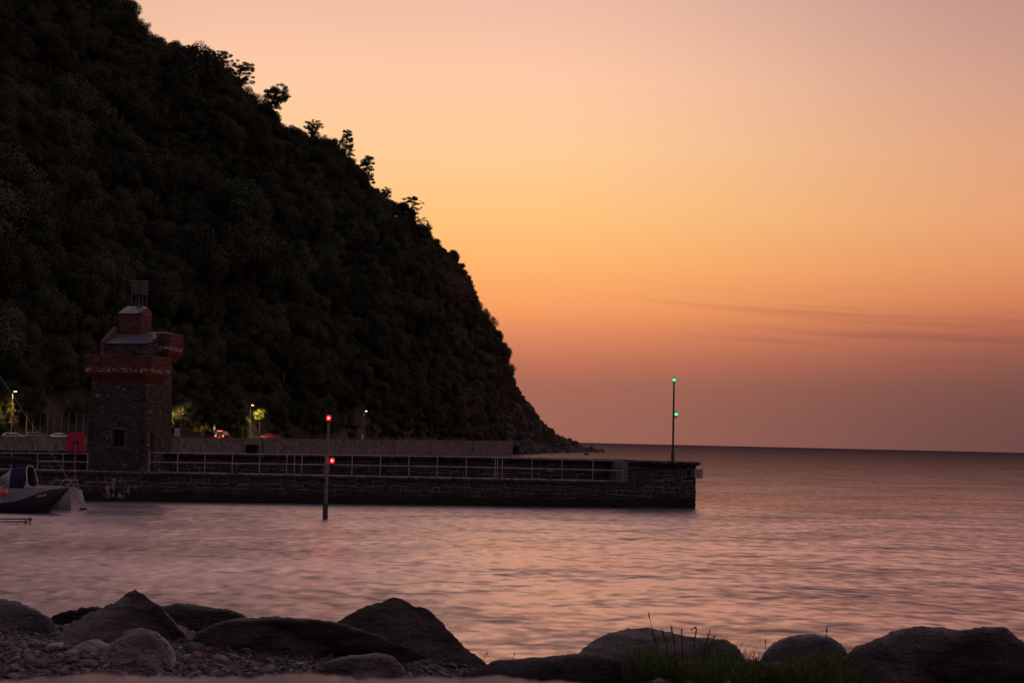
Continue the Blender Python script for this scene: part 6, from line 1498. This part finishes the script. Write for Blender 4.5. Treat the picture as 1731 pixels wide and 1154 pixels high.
# ------------------------------------------------------------------ grass and seed stalks on the right
GR = mat('grass_blades', rough=.8, spec=.2); attr_colour(GR, [(0, (0.036, 0.056, 0.012)), (.6, (0.066, 0.102, 0.022)), (.86, (0.11, 0.13, 0.036)), (.94, (0.22, 0.17, 0.08)), (1, (0.34, 0.27, 0.14))])
def blades(n, g, xs, ys, zs, hgt, wid, lean):
    a = g.random(n) * 6.283; L = np.stack([np.cos(a), np.sin(a)], 1) * (lean * (.3 + g.random(n)))[:, None]; V = np.zeros((n, 7, 3)); rot = g.random(n) * 6.283; d = np.stack([np.cos(rot), np.sin(rot)], 1)
    for k, (f, w) in enumerate(((0, 1), (.45, .8), (.8, .45))):
        b = np.stack([xs + L[:, 0] * hgt * f ** 2, ys + L[:, 1] * hgt * f ** 2, zs + hgt * f * (1 - .25 * lean * f)], 1)
        for sgn, j in ((-1, 0), (1, 1)):
            q = b.copy(); q[:, :2] += sgn * d * (wid * w / 2)[:, None]; V[:, 2 * k + j] = q
    V[:, 6] = np.stack([xs + L[:, 0] * hgt, ys + L[:, 1] * hgt, zs + hgt * (1 - .3 * lean)], 1)
    F3 = np.array([(4, 5, 6)]); F4 = np.array([(0, 1, 3, 2), (2, 3, 5, 4)])
    tri = np.concatenate([np.array([(0, 1, 3), (0, 3, 2), (2, 3, 5), (2, 5, 4), (4, 5, 6)])[None] + (np.arange(n) * 7)[:, None, None]], 0).reshape(-1, 3)
    return V.reshape(-1, 3), tri
def grass():
    g = np.random.default_rng(17); n = 38000
    u = np.concatenate([g.normal(1130, 52, n // 3), g.normal(1330, 75, n // 3), g.uniform(1060, 1545, n - 2 * (n // 3))]); y = g.uniform(10.2, 12.9, n); x = (u - 865.5) / FPX * y
    # grassy hummock just in front of the boulders; bare shingle shows along the lower left of it
    lim = np.interp(u, [1040, 1100, 1200, 1300, 1400, 1550], [12.2, 11.7, 11.2, 10.7, 10.4, 10.0]); keep = (y > lim) & (u > 1035) & (u < 1560); u, x, y = u[keep], x[keep], y[keep]; n = len(x)
    cl = fbm(np.stack([x * 2.2, y * 2.2, x * 0], 1), 31, 2); kp = cl > g.uniform(-.95, .0, n); u, x, y, cl = u[kp], x[kp], y[kp], cl[kp]; n = len(x)
    h = (.07 + .24 * g.random(n) ** 2.6) * (1 + .9 * cl) * np.interp(u, [1035, 1090, 1180, 1260, 1330, 1420, 1560], [.5, 1.15, 1.1, .75, .95, 1.0, .35])
    V, F = blades(n, g, x, y, ground_z(x, y) - .01, np.maximum(h, .03), .003 + .004 * g.random(n), .8)
    me = np_mesh('grass', V, F); attr(me, 'rnd', np.repeat(np.clip(g.random(n) * .9 + .1 * cl, 0, 1), 7)); tag(mesh_obj('grass', me, GR), 'tufts of dark green grass growing between the right boulders', 'grass', kind='stuff')
grass()
ST = mat('dock_stem', (0.045, 0.022, 0.018), rough=.9); SD = mat('dock_seed', (0.05, 0.022, 0.018), rough=.95)
def stalk(label, pts, thick, seed, name='dock_stalk', head=.75):
    """seed stalk through photograph points (base first)"""
    D = 12.3; P = [at(px, py, D) for px, py in pts]; g = np.random.default_rng(seed); b = P[0]
    e = thing(name, label, 'plant', tuple(b), 0, 'seed stalks in the grass'); Q = [p - b for p in P]; Q[0] = Q[0] + Vector((0, 0, -.12))
    MB().tube(Q, [thick * (1 - .6 * i / (len(Q) - 1)) for i in range(len(Q))], 6).build('stem', ST, e, True)
    n = 90; f = 1 - head * g.random(n); L = np.array([q[:] for q in Q]); t = f * (len(Q) - 1); i = np.minimum(t.astype(int), len(Q) - 2); w = (t - i)[:, None]; pos = L[i] * (1 - w) + L[i + 1] * w + g.normal(size=(n, 3)) * thick * .7
    v, f2 = ico(1); me = scatter_join([(v, f2)], pos, thick * (.35 + .45 * g.random(n))[:, None] * np.ones((1, 3)) * np.array([[1, 1, 1.5]]), g.random((n, 3)) * 3, np.zeros(n, int), True, 'seed_head', False)
    tag(mesh_obj('seed_head', me, SD, e), kind='stuff')
stalk('thick brown seed stalk leaning left, first of the dark stalks in the tall grass', [(1118, 1108), (1110, 1085), (1103, 1066)], .0055, 1)
stalk('brown seed stalk standing second among the dark stalks', [(1131, 1106), (1125, 1082), (1119, 1064)], .005, 2)
stalk('tall brown seed stalk standing third among the dark stalks', [(1146, 1106), (1139, 1080), (1134, 1057)], .0055, 3)
stalk('straight upright seed stalk standing fourth among the dark stalks', [(1155, 1106), (1153, 1084), (1152, 1061)], .005, 4)
stalk('forked seed stalk with an arching tip standing fifth among the dark stalks', [(1172, 1104), (1174, 1082), (1177, 1066), (1176, 1059), (1168, 1064)], .005, 5)
stalk('brown seed stalk leaning right, near the right end of the dark stalks', [(1186, 1104), (1194, 1086), (1200, 1064)], .005, 6)
stalk('short seed stalk leaning right, last of the dark stalks', [(1194, 1104), (1202, 1088), (1208, 1074)], .0045, 7)
stalk('thin tall grass stem with a drooping head rising highest from the grass', [(1112, 1106), (1106, 1078), (1100, 1052), (1096, 1034)], .0035, 8, 'grass_stem', .25)
stalk('thin grass stem standing in front of the egg-shaped boulder', [(1396, 1092), (1397, 1072), (1398, 1058)], .0035, 9, 'grass_stem', .35)
stalk('thin grass stem left of the egg-shaped boulder', [(1294, 1112), (1294, 1094), (1294, 1079)], .003, 10, 'grass_stem', .35)
stalk('bent twig just right of the humped boulder', [(817, 1118), (819, 1108), (824, 1103)], .003, 11, 'twig', .2)
stalk('forked twig above the broad low dark boulder', [(868, 1116), (868, 1108), (870, 1104)], .003, 12, 'twig', .2)
